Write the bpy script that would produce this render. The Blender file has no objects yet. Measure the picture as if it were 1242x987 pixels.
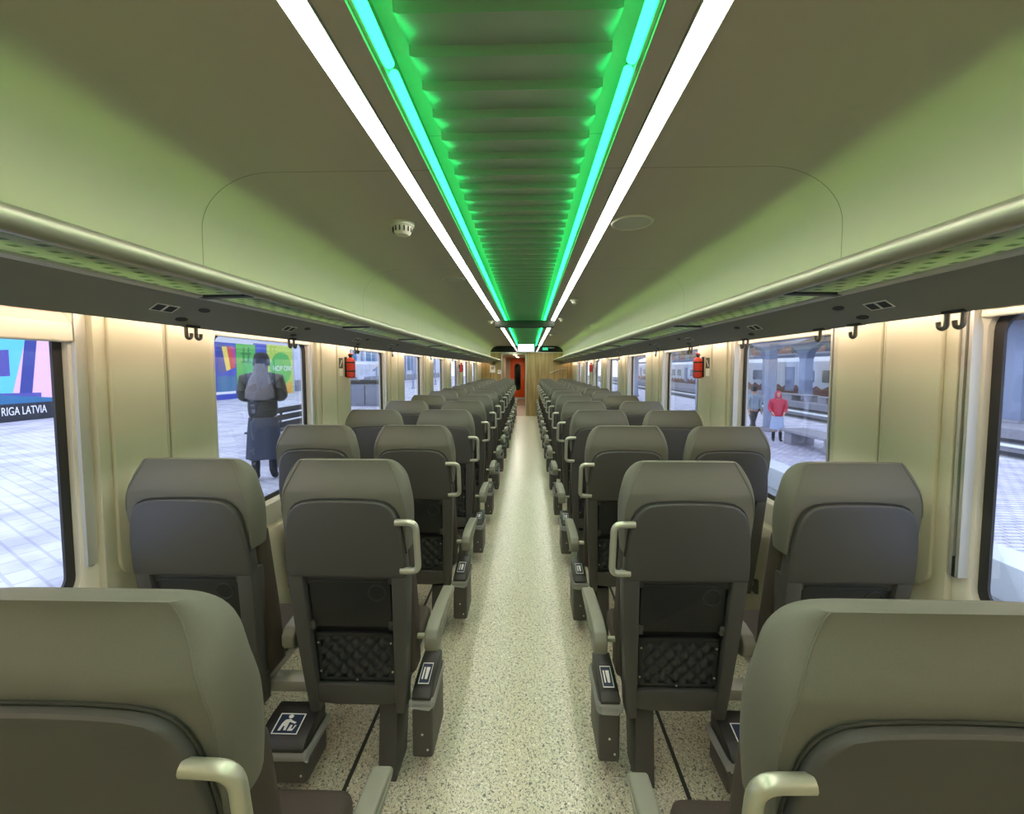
import bpy, bmesh, math, random
from math import pi, sin, cos, radians as R
from mathutils import Vector, Matrix
random.seed(7)
sc = bpy.context.scene
COL = sc.collection

# ------------------------------------------------------------------ materials
def lin(h):
    h = h.lstrip('#')
    o = []
    for i in (0, 2, 4):
        c = int(h[i:i+2], 16) / 255
        o.append(c/12.92 if c <= .04045 else ((c+.055)/1.055)**2.4)
    return (*o, 1)

def mat(name, hexc, rough=.5, metal=0, noise=0, nscale=60, bump=0, bscale=300, spec=.5, coat=0):
    m = bpy.data.materials.new(name); m.use_nodes = True
    nt = m.node_tree; b = nt.nodes['Principled BSDF']
    b.inputs['Base Color'].default_value = lin(hexc)
    b.inputs['Roughness'].default_value = rough
    b.inputs['Metallic'].default_value = metal
    b.inputs['Specular IOR Level'].default_value = spec
    b.inputs['Coat Weight'].default_value = coat
    tc = nt.nodes.new('ShaderNodeTexCoord')
    if noise:
        n = nt.nodes.new('ShaderNodeTexNoise'); n.inputs['Scale'].default_value = nscale; n.inputs['Detail'].default_value = 3
        nt.links.new(tc.outputs['Object'], n.inputs['Vector'])
        mx = nt.nodes.new('ShaderNodeMixRGB'); c = lin(hexc)
        mx.inputs[1].default_value = tuple(max(0, v*(1-noise)) for v in c[:3])+(1,)
        mx.inputs[2].default_value = tuple(min(1, v*(1+noise)) for v in c[:3])+(1,)
        nt.links.new(n.outputs['Fac'], mx.inputs[0]); nt.links.new(mx.outputs[0], b.inputs['Base Color'])
    if bump:
        n2 = nt.nodes.new('ShaderNodeTexNoise'); n2.inputs['Scale'].default_value = bscale
        nt.links.new(tc.outputs['Object'], n2.inputs['Vector'])
        bp = nt.nodes.new('ShaderNodeBump'); bp.inputs['Strength'].default_value = bump; bp.inputs['Distance'].default_value = .002
        nt.links.new(n2.outputs['Fac'], bp.inputs['Height']); nt.links.new(bp.outputs[0], b.inputs['Normal'])
    return m

def emit(name, rgb, s):
    m = bpy.data.materials.new(name); m.use_nodes = True
    nt = m.node_tree; nt.nodes.clear()
    e = nt.nodes.new('ShaderNodeEmission'); e.inputs[0].default_value = (*rgb, 1); e.inputs[1].default_value = s
    o = nt.nodes.new('ShaderNodeOutputMaterial'); nt.links.new(e.outputs[0], o.inputs[0])
    return m

def thin_glass(name, tint=(1, 1, 1), refl=1.0, mixin=None):
    m = bpy.data.materials.new(name); m.use_nodes = True
    nt = m.node_tree; nt.nodes.clear()
    t = nt.nodes.new('ShaderNodeBsdfTransparent'); t.inputs[0].default_value = (*tint, 1)
    g = nt.nodes.new('ShaderNodeBsdfGlossy'); g.inputs['Roughness'].default_value = .02
    f = nt.nodes.new('ShaderNodeFresnel'); f.inputs[0].default_value = 1.45
    ml = nt.nodes.new('ShaderNodeMath'); ml.operation = 'MULTIPLY'; ml.inputs[1].default_value = refl
    x = nt.nodes.new('ShaderNodeMixShader'); o = nt.nodes.new('ShaderNodeOutputMaterial')
    nt.links.new(f.outputs[0], ml.inputs[0]); nt.links.new(ml.outputs[0], x.inputs[0])
    nt.links.new(t.outputs[0], x.inputs[1]); nt.links.new(g.outputs[0], x.inputs[2]); nt.links.new(x.outputs[0], o.inputs[0])
    return m

M = {}
M['ceiling'] = mat('ceiling_paint', '#b3aa9c', .5, bump=.05, bscale=900)
M['wall'] = mat('wall_laminate', '#bdb8a0', .38, noise=.03, nscale=8)
M['wallmould'] = mat('window_moulding', '#d2cbb9', .4)
M['fabric'] = mat('headrest_leather', '#6c6a5e', .62, noise=.10, nscale=500, bump=.25, bscale=1400, spec=.35)
M['shell'] = mat('seat_shell', '#45433f', .45, noise=.05, nscale=900, bump=.12, bscale=1800)
M['black'] = mat('black_plastic', '#1a1b1b', .45, bump=.1, bscale=900)
M['pocket'] = mat('quilted_pocket', '#242526', .5)
M['brown'] = mat('brown_cushion', '#40352c', .7, noise=.15, nscale=300, bump=.2, bscale=900)
M['arm'] = mat('armrest_rubber', '#7e7b6d', .45, noise=.05, nscale=600)
M['steel'] = mat('satin_steel', '#aaa692', .42, metal=.6)
M['handle'] = mat('handle_metal', '#b9b8a6', .36, metal=.55)
M['hook'] = mat('hook_metal', '#77736a', .35, metal=.7)
M['alu'] = mat('aluminium', '#c9c7bc', .42, metal=.45)
M['pan'] = mat('seat_pan_metal', '#a9a59a', .45, metal=.3)
M['pedestal'] = mat('pedestal_paint', '#45423e', .5)
M['bin'] = mat('bin_plastic', '#46423d', .5, bump=.15, bscale=700)
M['binlid'] = mat('bin_lid', '#2a2522', .45)
M['seam'] = mat('seam_thread', '#33322b', .7)
M['fascia'] = mat('rack_fascia', '#82847b', .42, coat=.1)
M['fasciaedge'] = mat('rack_fascia_edge', '#bab9af', .45)
M['display_case'] = mat('display_case_paint', '#3c3f39', .9, spec=.15)
M['dark'] = mat('dark_plastic', '#232422', .5)
M['gasket'] = mat('rubber_gasket', '#2c2b2b', .6)
M['slat'] = mat('ceiling_slat', '#8c8e84', .28)
M['cove'] = mat('cove_paint', '#8f9389', .5)
M['gloss_black'] = mat('black_glass', '#0c0f0e', .06, coat=.5)
M['red'] = mat('red_paint', '#c8331c', .35)
M['white'] = mat('white_print', '#e9e7df', .5)
M['navy'] = mat('navy_print', '#17243f', .5)
M['green_print'] = mat('green_print', '#2c4632', .5)
M['orange'] = mat('orange_door_paint', '#e3591b', .4)
M['beige'] = mat('beige_laminate', '#b8a78e', .5)
M['blind'] = mat('blind_cloth', '#dcc6b8', .8)
M['cream'] = mat('cream_plastic', '#d9d4c2', .45)
M['light_white'] = emit('light_diffuser', (1.0, .945, .89), 28)
M['led_green'] = emit('green_led', (.016, 1.0, .19), 9.5)
M['led_rack'] = emit('rack_led', (.50, .86, .19), 52)
M['led_warm'] = emit('warm_led', (1.0, .80, .64), 34)
M['screen'] = emit('screen_white', (.93, .95, 1.0), 1.6)
M['exit'] = emit('exit_green', (.05, .75, .35), 1.0)
M['downlight'] = emit('downlight', (1.0, .92, .8), 200)
M['glass'] = thin_glass('window_glass', (.94, .96, .98), .4)

def m_shelf():
    m = bpy.data.materials.new('frosted_shelf_glass'); m.use_nodes = True
    nt = m.node_tree; N = nt.nodes; b = N['Principled BSDF']
    b.inputs['Roughness'].default_value = .3
    tc = N.new('ShaderNodeTexCoord'); mp = N.new('ShaderNodeMapping')
    mp.inputs['Scale'].default_value = (17, 22, 1)
    mp.inputs['Rotation'].default_value = (0, 0, 0)
    ch = N.new('ShaderNodeTexBrick')
    ch.inputs['Scale'].default_value = 1.0
    ch.inputs['Color1'].default_value = lin('#8b9e7e'); ch.inputs['Color2'].default_value = lin('#8b9e7e')
    ch.inputs['Mortar'].default_value = lin('#dfe6d0')
    ch.inputs['Mortar Size'].default_value = .33
    ch.inputs['Brick Width'].default_value = 1.0; ch.inputs['Row Height'].default_value = 1.0
    nt.links.new(tc.outputs['Object'], mp.inputs[0]); nt.links.new(mp.outputs[0], ch.inputs['Vector'])
    nt.links.new(ch.outputs['Color'], b.inputs['Base Color'])
    tr = N.new('ShaderNodeBsdfTranslucent'); nt.links.new(ch.outputs['Color'], tr.inputs[0])
    mx = N.new('ShaderNodeMixShader'); mx.inputs[0].default_value = .7
    nt.links.new(b.outputs[0], mx.inputs[1]); nt.links.new(tr.outputs[0], mx.inputs[2])
    nt.links.new(mx.outputs[0], N['Material Output'].inputs[0])
    return m
M['shelf'] = m_shelf()

def m_floor():
    m = bpy.data.materials.new('speckled_vinyl_floor'); m.use_nodes = True
    nt = m.node_tree; N = nt.nodes; b = N['Principled BSDF']
    b.inputs['Roughness'].default_value = .28
    tc = N.new('ShaderNodeTexCoord')
    def speck(scale, th, seed, stretch):
        mp = N.new('ShaderNodeMapping'); mp.inputs['Location'].default_value = (seed, seed*2, 0)
        mp.inputs['Scale'].default_value = (1, 1, 1); mp.inputs['Rotation'].default_value = (0, 0, seed)
        nt.links.new(tc.outputs['Object'], mp.inputs[0])
        nz = N.new('ShaderNodeTexNoise'); nz.inputs['Scale'].default_value = scale; nz.inputs['Detail'].default_value = 1.5
        nz.inputs['Distortion'].default_value = 1.0
        nt.links.new(mp.outputs[0], nz.inputs['Vector'])
        r = N.new('ShaderNodeValToRGB'); r.color_ramp.elements[0].position = th; r.color_ramp.elements[1].position = th+.035
        nt.links.new(nz.outputs['Fac'], r.inputs[0]); return r.outputs[0]
    a = speck(105, .590, 1.3, 1); c = speck(130, .59, 4.1, 1); e = speck(110, .60, 7.7, 1)
    def mix(f, c1, col):
        x = N.new('ShaderNodeMixRGB'); nt.links.new(f, x.inputs[0])
        if hasattr(c1, 'links'): nt.links.new(c1, x.inputs[1])
        else: x.inputs[1].default_value = c1
        x.inputs[2].default_value = col; return x.outputs[0]
    base = mix(a, lin('#cfc6ab'), lin('#65615a'))
    base = mix(c, base, lin('#857f71'))
    base = mix(e, base, lin('#e6e1d2'))
    nt.links.new(base, b.inputs['Base Color'])
    return m
M['floor'] = m_floor()

def m_wood(name, c1, c2, axis_scale=(22, 22, 1.2), rough=.4):
    m = bpy.data.materials.new(name); m.use_nodes = True
    nt = m.node_tree; N = nt.nodes; b = N['Principled BSDF']; b.inputs['Roughness'].default_value = rough
    tc = N.new('ShaderNodeTexCoord'); mp = N.new('ShaderNodeMapping'); mp.inputs['Scale'].default_value = axis_scale
    nz = N.new('ShaderNodeTexNoise'); nz.inputs['Scale'].default_value = 1; nz.inputs['Detail'].default_value = 5
    r = N.new('ShaderNodeValToRGB'); r.color_ramp.elements[0].color = lin(c1); r.color_ramp.elements[1].color = lin(c2)
    r.color_ramp.elements[0].position = .35; r.color_ramp.elements[1].position = .65
    nt.links.new(tc.outputs['Object'], mp.inputs[0]); nt.links.new(mp.outputs[0], nz.inputs['Vector'])
    nt.links.new(nz.outputs['Fac'], r.inputs[0]); nt.links.new(r.outputs[0], b.inputs['Base Color'])
    return m
M['wood'] = m_wood('oak_laminate', '#8d7448', '#b59c6c')
M['woodfloor'] = m_wood('wood_floor', '#7c6a50', '#9c876a', (14, 2, 1))

def m_ceiling_seams():
    # painted panels with a hairline joint every 1.5 m along the coach
    m = M['ceiling']; nt = m.node_tree; N = nt.nodes; b = N['Principled BSDF']
    tc = N.new('ShaderNodeTexCoord'); sx = N.new('ShaderNodeSeparateXYZ'); nt.links.new(tc.outputs['Object'], sx.inputs[0])
    def mth(op, a, v=None):
        n = N.new('ShaderNodeMath'); n.operation = op
        nt.links.new(a, n.inputs[0])
        if v is not None: n.inputs[1].default_value = v
        return n.outputs[0]
    y = mth('ADD', sx.outputs['Y'], 20*1.5-1.53); y = mth('DIVIDE', y, 1.5); y = mth('FRACT', y); y = mth('LESS_THAN', y, .0022)
    mx = N.new('ShaderNodeMixRGB'); mx.inputs[1].default_value = b.inputs['Base Color'].default_value; mx.inputs[2].default_value = lin('#6f6a5a')
    nt.links.new(y, mx.inputs[0]); nt.links.new(mx.outputs[0], b.inputs['Base Color'])
m_ceiling_seams()

# outdoor materials
def m_pavers(name, c1, c2, cm, sx, rot=0):
    m = bpy.data.materials.new(name); m.use_nodes = True
    nt = m.node_tree; N = nt.nodes; b = N['Principled BSDF']; b.inputs['Roughness'].default_value = .55
    tc = N.new('ShaderNodeTexCoord'); mp = N.new('ShaderNodeMapping'); mp.inputs['Rotation'].default_value = (0, 0, rot)
    br = N.new('ShaderNodeTexBrick'); br.inputs['Scale'].default_value = sx
    br.inputs['Color1'].default_value = lin(c1); br.inputs['Color2'].default_value = lin(c2); br.inputs['Mortar'].default_value = lin(cm)
    br.inputs['Mortar Size'].default_value = .02
    nz = N.new('ShaderNodeTexNoise'); nz.inputs['Scale'].default_value = 2.5; nz.inputs['Detail'].default_value = 6
    mx = N.new('ShaderNodeMixRGB'); mx.blend_type = 'MULTIPLY'; mx.inputs[0].default_value = .55
    rr = N.new('ShaderNodeValToRGB'); rr.color_ramp.elements[0].position = .35; rr.color_ramp.elements[0].color = (.45, .45, .48, 1); rr.color_ramp.elements[1].position = .6
    nt.links.new(tc.outputs['Object'], mp.inputs[0]); nt.links.new(mp.outputs[0], br.inputs['Vector'])
    nt.links.new(tc.outputs['Object'], nz.inputs['Vector']); nt.links.new(nz.outputs['Fac'], rr.inputs[0])
    nt.links.new(br.outputs['Color'], mx.inputs[1]); nt.links.new(rr.outputs[0], mx.inputs[2]); nt.links.new(mx.outputs[0], b.inputs['Base Color'])
    return m
M['pave_l'] = m_pavers('snowy_pavers', '#cfced8', '#c6c6d2', '#b3b3be', 1.9, R(28))
M['pave_r'] = m_pavers('damp_pavers', '#d6d1e2', '#c9cbdc', '#6f6e7e', 2.2, 0)
M['ballast'] = mat('ballast_stone', '#93979a', .9, noise=.6, nscale=14, bump=1, bscale=30)
M['edge'] = mat('platform_edge', '#d5dbe0', .6, noise=.08)
M['concrete'] = mat('concrete', '#9a9aa4', .8, noise=.15, nscale=9)
M['bluegrey'] = mat('painted_steel_blue_grey', '#8f9bb4', .5)
M['canopy'] = mat('canopy_underside', '#4b4038', .8)
M['trainwhite'] = mat('train_white', '#dfe6ee', .35)
M['trainrust'] = mat('train_rust', '#7d4b40', .5)
M['traindark'] = mat('train_window_dark', '#252c3a', .15)
M['rail'] = mat('rail_steel', '#5d5c62', .4, metal=.6)
M['facade'] = mat('pale_facade', '#c9d2e4', .7, noise=.04, nscale=3)
M['hall'] = mat('brick_hall', '#8a6a60', .85, noise=.1, nscale=2)
for k, h in dict(pblue='#2440b4', pcyan='#63c6e6', ppink='#f0bfe0', pnavy='#35408e', ppurple='#5450a0', pgreen='#52b84c', plime='#b7cf4e', pdgreen='#2f7f36',
                 pyellow='#f0d45c', pred='#d2443f', pmagenta='#c23a8c', pwhite='#f2f2f6', pblack='#20242e', porange='#e2a63c', pteal='#2f6f9c').items():
    M[k] = mat('poster_'+k[1:], h, .5)
M['jacket'] = mat('black_puffer', '#1b1d21', .5, bump=.2, bscale=60)
M['skirt'] = mat('dark_skirt', '#3a4150', .8, noise=.1, nscale=60)
M['boot'] = mat('black_boot', '#1b1d22', .5)
M['greyhair'] = mat('grey_hair', '#6d6665', .6, noise=.5, nscale=40, bump=.6, bscale=40)
M['beanie'] = mat('dark_beanie', '#2b2a30', .8)
M['redcoat'] = mat('red_puffer', '#c2294e', .5)
M['lightskirt'] = mat('pale_blue_skirt', '#a5b6d8', .7)
M['greycoat'] = mat('grey_puffer', '#8797a6', .6)
M['darkpants'] = mat('dark_trousers', '#2b2d35', .8)
M['skin'] = mat('skin', '#c79d86', .5)
M['darkhair'] = mat('dark_hair', '#2a2225', .5)
M['benchslat'] = mat('dark_bench_wood', '#34353b', .6)
M['greybox'] = mat('grey_cabinet', '#7d8290', .6)

# ------------------------------------------------------------------ mesh helpers
class MB:
    def __init__(s): s.v = []; s.f = []; s.m = []
    def add(s, bm, xf=None, mi=0):
        o = len(s.v)
        bm.verts.ensure_lookup_table()
        bmesh.ops.recalc_face_normals(bm, faces=bm.faces[:])
        for i, v in enumerate(bm.verts):
            v.index = i; c = v.co
            s.v.append(tuple(xf(c)) if xf else tuple(c))
        for f in bm.faces:
            s.f.append([o+v.index for v in f.verts]); s.m.append(mi)
        bm.free(); return s
    def build(s, name, mats, parent=None, ang=35, loc=None):
        me = bpy.data.meshes.new(name); me.from_pydata(s.v, [], s.f)
        if not isinstance(mats, (list, tuple)): mats = [mats]
        for m in mats: me.materials.append(m)
        me.polygons.foreach_set('material_index', s.m)
        me.validate(); me.update()
        if ang:
            b = bmesh.new(); b.from_mesh(me)
            for f in b.faces: f.smooth = True
            for e in b.edges:
                if len(e.link_faces) == 2: e.smooth = e.calc_face_angle(0) < R(ang)
                else: e.smooth = False
            b.to_mesh(me); b.free()
        o = bpy.data.objects.new(name, me); COL.objects.link(o)
        if parent: o.parent = parent
        if loc: o.location = loc
        return o

def bev(bm, w, seg=2, ang=30):
    if w <= 0: return bm
    es = [e for e in bm.edges if len(e.link_faces) == 2 and e.calc_face_angle(0) > R(ang)]
    bmesh.ops.bevel(bm, geom=es, offset=w, segments=seg, profile=.5, affect='EDGES', clamp_overlap=True)
    return bm

def box(x0, x1, y0, y1, z0, z1, b=0, seg=2):
    bm = bmesh.new()
    x0, x1 = min(x0, x1), max(x0, x1); y0, y1 = min(y0, y1), max(y0, y1); z0, z1 = min(z0, z1), max(z0, z1)
    bmesh.ops.create_cube(bm, size=1)
    for v in bm.verts:
        v.co = ((x0+x1)/2+v.co.x*(x1-x0), (y0+y1)/2+v.co.y*(y1-y0), (z0+z1)/2+v.co.z*(z1-z0))
    return bev(bm, b, seg)

PL = {'uw': lambda p, t: (p[0], t, p[1]), 'dw': lambda p, t: (t, p[0], p[1]), 'ud': lambda p, t: (p[0], p[1], t)}
def prism(pts, plane, a, b, w=0, seg=2):
    bm = bmesh.new(); f = PL[plane]
    A = [bm.verts.new(f(p, a)) for p in pts]; B = [bm.verts.new(f(p, b)) for p in pts]
    bm.faces.new(A); bm.faces.new(B[::-1])
    n = len(pts)
    for i in range(n): bm.faces.new((A[i], B[i], B[(i+1) % n], A[(i+1) % n]))
    bmesh.ops.recalc_face_normals(bm, faces=bm.faces[:])
    return bev(bm, w, seg)

def rrect(x0, x1, z0, z1, r, n=6, rt=None):
    """rounded rectangle; r for the bottom corners, rt for the top ones"""
    rt = r if rt is None else rt
    out = []
    for cx, cz, a0, rr in ((x1-r, z0+r, -90, r), (x1-rt, z1-rt, 0, rt), (x0+rt, z1-rt, 90, rt), (x0+r, z0+r, 180, r)):
        if rr <= 0: out.append((cx, cz)); continue
        for i in range(n+1):
            a = R(a0+90*i/n); out.append((cx+rr*cos(a), cz+rr*sin(a)))
    return out

def fillet(pts, r, n=5):
    P = [Vector(p) for p in pts]; out = [P[0]]
    for i in range(1, len(P)-1):
        a = (P[i-1]-P[i]); b = (P[i+1]-P[i]); rr = min(r, a.length*.49, b.length*.49)
        a = P[i]+a.normalized()*rr; b = P[i]+b.normalized()*rr
        for k in range(n+1):
            t = k/n; out.append(a*(1-t)**2+P[i]*2*t*(1-t)+b*t*t)
    out.append(P[-1]); return out

def tube(path, r, n=8, closed=False, flat=1.0):
    bm = bmesh.new(); P = [Vector(p) for p in path]; rings = []
    up = Vector((0, 0, 1)); prev = None
    for i, p in enumerate(P):
        a = P[(i-1) % len(P)] if (i > 0 or closed) else p
        b = P[(i+1) % len(P)] if (i < len(P)-1 or closed) else p
        t = (b-a).normalized()
        if prev is None:
            s = t.cross(up)
            if s.length < .01: s = t.cross(Vector((1, 0, 0)))
        else:
            s = prev - t*prev.dot(t)
        s.normalize(); prev = s; q = s.cross(t)
        rr = r(i/(len(P)-1)) if callable(r) else r
        rings.append([bm.verts.new(p+s*cos(2*pi*k/n)*rr+q*sin(2*pi*k/n)*rr*flat) for k in range(n)])
    m = len(rings)
    for i in range(m if closed else m-1):
        A, B = rings[i], rings[(i+1) % m]
        for k in range(n): bm.faces.new((A[k], A[(k+1) % n], B[(k+1) % n], B[k]))
    if not closed: bm.faces.new(rings[0][::-1]); bm.faces.new(rings[-1])
    return bm

def lathe(prof, n=20, axis='z', c=(0, 0, 0)):
    bm = bmesh.new(); rings = []
    for r, h in prof:
        if r < 1e-5: rings.append([bm.verts.new((0, 0, h))])
        else: rings.append([bm.verts.new((r*cos(2*pi*k/n), r*sin(2*pi*k/n), h)) for k in range(n)])
    for A, B in zip(rings, rings[1:]):
        for k in range(n):
            q = [A[k % len(A)], A[(k+1) % len(A)], B[(k+1) % len(B)], B[k % len(B)]]
            q = list(dict.fromkeys(q))
            if len(q) > 2: bm.faces.new(q)
    for v in bm.verts:
        x, y, z = v.co
        v.co = {'z': (x, y, z), 'y': (x, z, y), 'x': (z, x, y)}[axis]
        v.co += Vector(c)
    return bm

def loft(rings, cap=True):
    bm = bmesh.new(); V = [[bm.verts.new(p) for p in r] for r in rings]; n = len(rings[0])
    for A, B in zip(V, V[1:]):
        for k in range(n): bm.faces.new((A[k], A[(k+1) % n], B[(k+1) % n], B[k]))
    if cap: bm.faces.new(V[0][::-1]); bm.faces.new(V[-1])
    return bm

def mir(s): return lambda c: (c[0]*s, c[1], c[2])

# ------------------------------------------------------------------ tagging
def tag(o, label=None, cat=None, group=None, kind=None):
    if label: o['label'] = label
    if cat: o['category'] = cat
    if group: o['group'] = group
    if kind: o['kind'] = kind
    return o
def thing(name, label, cat, loc=(0, 0, 0), rz=0, group=None):
    o = bpy.data.objects.new(name, None); COL.objects.link(o); o.empty_display_size = .1
    o.location = loc; o.rotation_euler = (0, 0, rz)
    return tag(o, label, cat, group)
def struct(o, label, cat): return tag(o, label, cat, None, 'structure')
KIDS = {}
def kids(o):
    return [c for c in bpy.data.objects if c.parent == o]
def tree(o):
    return (o, [tree(c) for c in kids(o)])
def copy_tree(t, parent=None):
    o, ch = t
    c = o.copy(); COL.objects.link(c)
    if parent: c.parent = parent
    for k in ch: copy_tree(k, c)
    return c
def text_mesh(txt, size, name, m, parent=None, loc=(0, 0, 0), rot=(0, 0, 0), ext=.001):
    cu = bpy.data.curves.new(name, 'FONT'); cu.body = txt; cu.size = size; cu.extrude = ext; cu.align_x = 'CENTER'; cu.align_y = 'CENTER'; cu.resolution_u = 3
    t = bpy.data.objects.new(name+'_src', cu); COL.objects.link(t)
    bpy.context.view_layer.update()
    me = bpy.data.meshes.new_from_object(t.evaluated_get(bpy.context.evaluated_depsgraph_get()))
    bpy.data.objects.remove(t); bpy.data.curves.remove(cu)
    me.materials.clear(); me.materials.append(m)
    o = bpy.data.objects.new(name, me); COL.objects.link(o)
    if parent: o.parent = parent
    o.location = loc; o.rotation_euler = rot
    return o

ORD = ['first', 'second', 'third', 'fourth', 'fifth', 'sixth', 'seventh', 'eighth', 'ninth', 'tenth', 'eleventh', 'twelfth', 'thirteenth', 'fourteenth', 'fifteenth', 'sixteenth']
SIDE = {-1: 'left', 1: 'right'}
Y0, Y1 = -2.6, 13.35
CAM = (.046, 0, 1.57)

# ------------------------------------------------------------------ room shell
H = 2.296
fl = MB().add(box(-1.56, 1.56, Y0, Y1, -.08, 0))
struct(fl.build('floor', M['floor'], ang=0), 'beige speckled vinyl floor running down the aisle between the seats', 'floor')
for i, s in enumerate((-1, 1)):
    t = MB().add(box(s*.63, s*.645, Y0, Y1, -.004, .0025))
    struct(t.build('trim_%d' % (i+1), M['seam'], ang=0), 'thin dark seat track line in the floor under the %s seats' % SIDE[s], 'floor trim')

def ceil_profile(s):
    p = [(0, H+.122), (.318, H+.122), (.318, H), (.386, H), (.386, H+.012), (.454, H+.012), (.454, H), (.91, H)]
    for i in range(1, 13):
        a = i/12*pi/2; p.append((.91+.27*sin(a), H-.206+.206*cos(a)))
    p += [(1.18, 1.80)]
    return [(s*x, z) for x, z in p]
bm = bmesh.new()
for s in (-1, 1):
    pr = ceil_profile(s)
    A = [bm.verts.new((x, Y0, z)) for x, z in pr]; B = [bm.verts.new((x, Y1, z)) for x, z in pr]
    for i in range(len(pr)-1): bm.faces.new((A[i], A[i+1], B[i+1], B[i]))
mb = MB().add(bm)
struct(mb.build('ceiling', M['ceiling'], ang=40), 'curved painted ceiling with hairline panel joints above the seats', 'ceiling')

# ribbed centre panel
bm = bmesh.new(); rows = []
xs = [-.252, -.240, -.2, -.1, 0, .1, .2, .240, .252]
pit = .125
ny = int((Y1-Y0)/pit)
for i in range(ny):
    for t in (0, .012, .04, .10, .26, .44, .62, .78, .90, .97):
        y = Y0+.03+(i+t)*pit
        if y > Y1-.01: continue
        sag = .034 if t == 0 else (.046 if t < .02 else .046*(1-.52*t**1.4))
        z = H+.096-sag
        rows.append([bm.verts.new((x, y, z+(.004 if abs(x) > .245 else 0))) for x in xs])
for A, B in zip(rows, rows[1:]):
    for k in range(len(xs)-1): bm.faces.new((A[k], A[k+1], B[k+1], B[k]))
struct(MB().add(bm).build('trim_3', M['slat'], ang=25), 'dark ribbed ceiling panel running between the two green light strips', 'ceiling panel')

# green LED strips: segments with short gaps
for s in (-1, 1):
    t = thing('light_strip', 'glowing green light strip along the %s edge of the ribbed ceiling panel' % SIDE[s], 'light', (s*.294, Y0, H+.016), group='green light strips')
    y = Y0+.05
    while y < Y1-.1:
        e = min(y+1.17, Y1-.06)
        MB().add(tube([(0, y-Y0, 0), (0, e-Y0, 0)], .0125, 12)).build('light_segment', M['led_green'], t)
        y = e+.035
    MB().add(box(s*.014, s*.022, 0, Y1-Y0, -.006, .012)).build('backing_rail', M['alu'], t, ang=0)
# white ceiling lights
for s in (-1, 1):
    t = thing('ceiling_light', 'long bright white ceiling light strip on the %s of the green strips' % SIDE[s], 'light', (s*.42, Y0, H), group='white ceiling light strips')
    MB().add(prism([(-.025, -.003), (.025, -.003), (.028, .006), (-.028, .006)], 'uw', .02, Y1-Y0-.02)).build('diffuser', M['light_white'], t, ang=0)
    fr = MB()
    for q in (-1, 1): fr.add(box(q*.0285, q*.0315, .01, Y1-Y0-.01, -.004, .011))
    fr.build('frame', M['alu'], t, ang=0)

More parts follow.
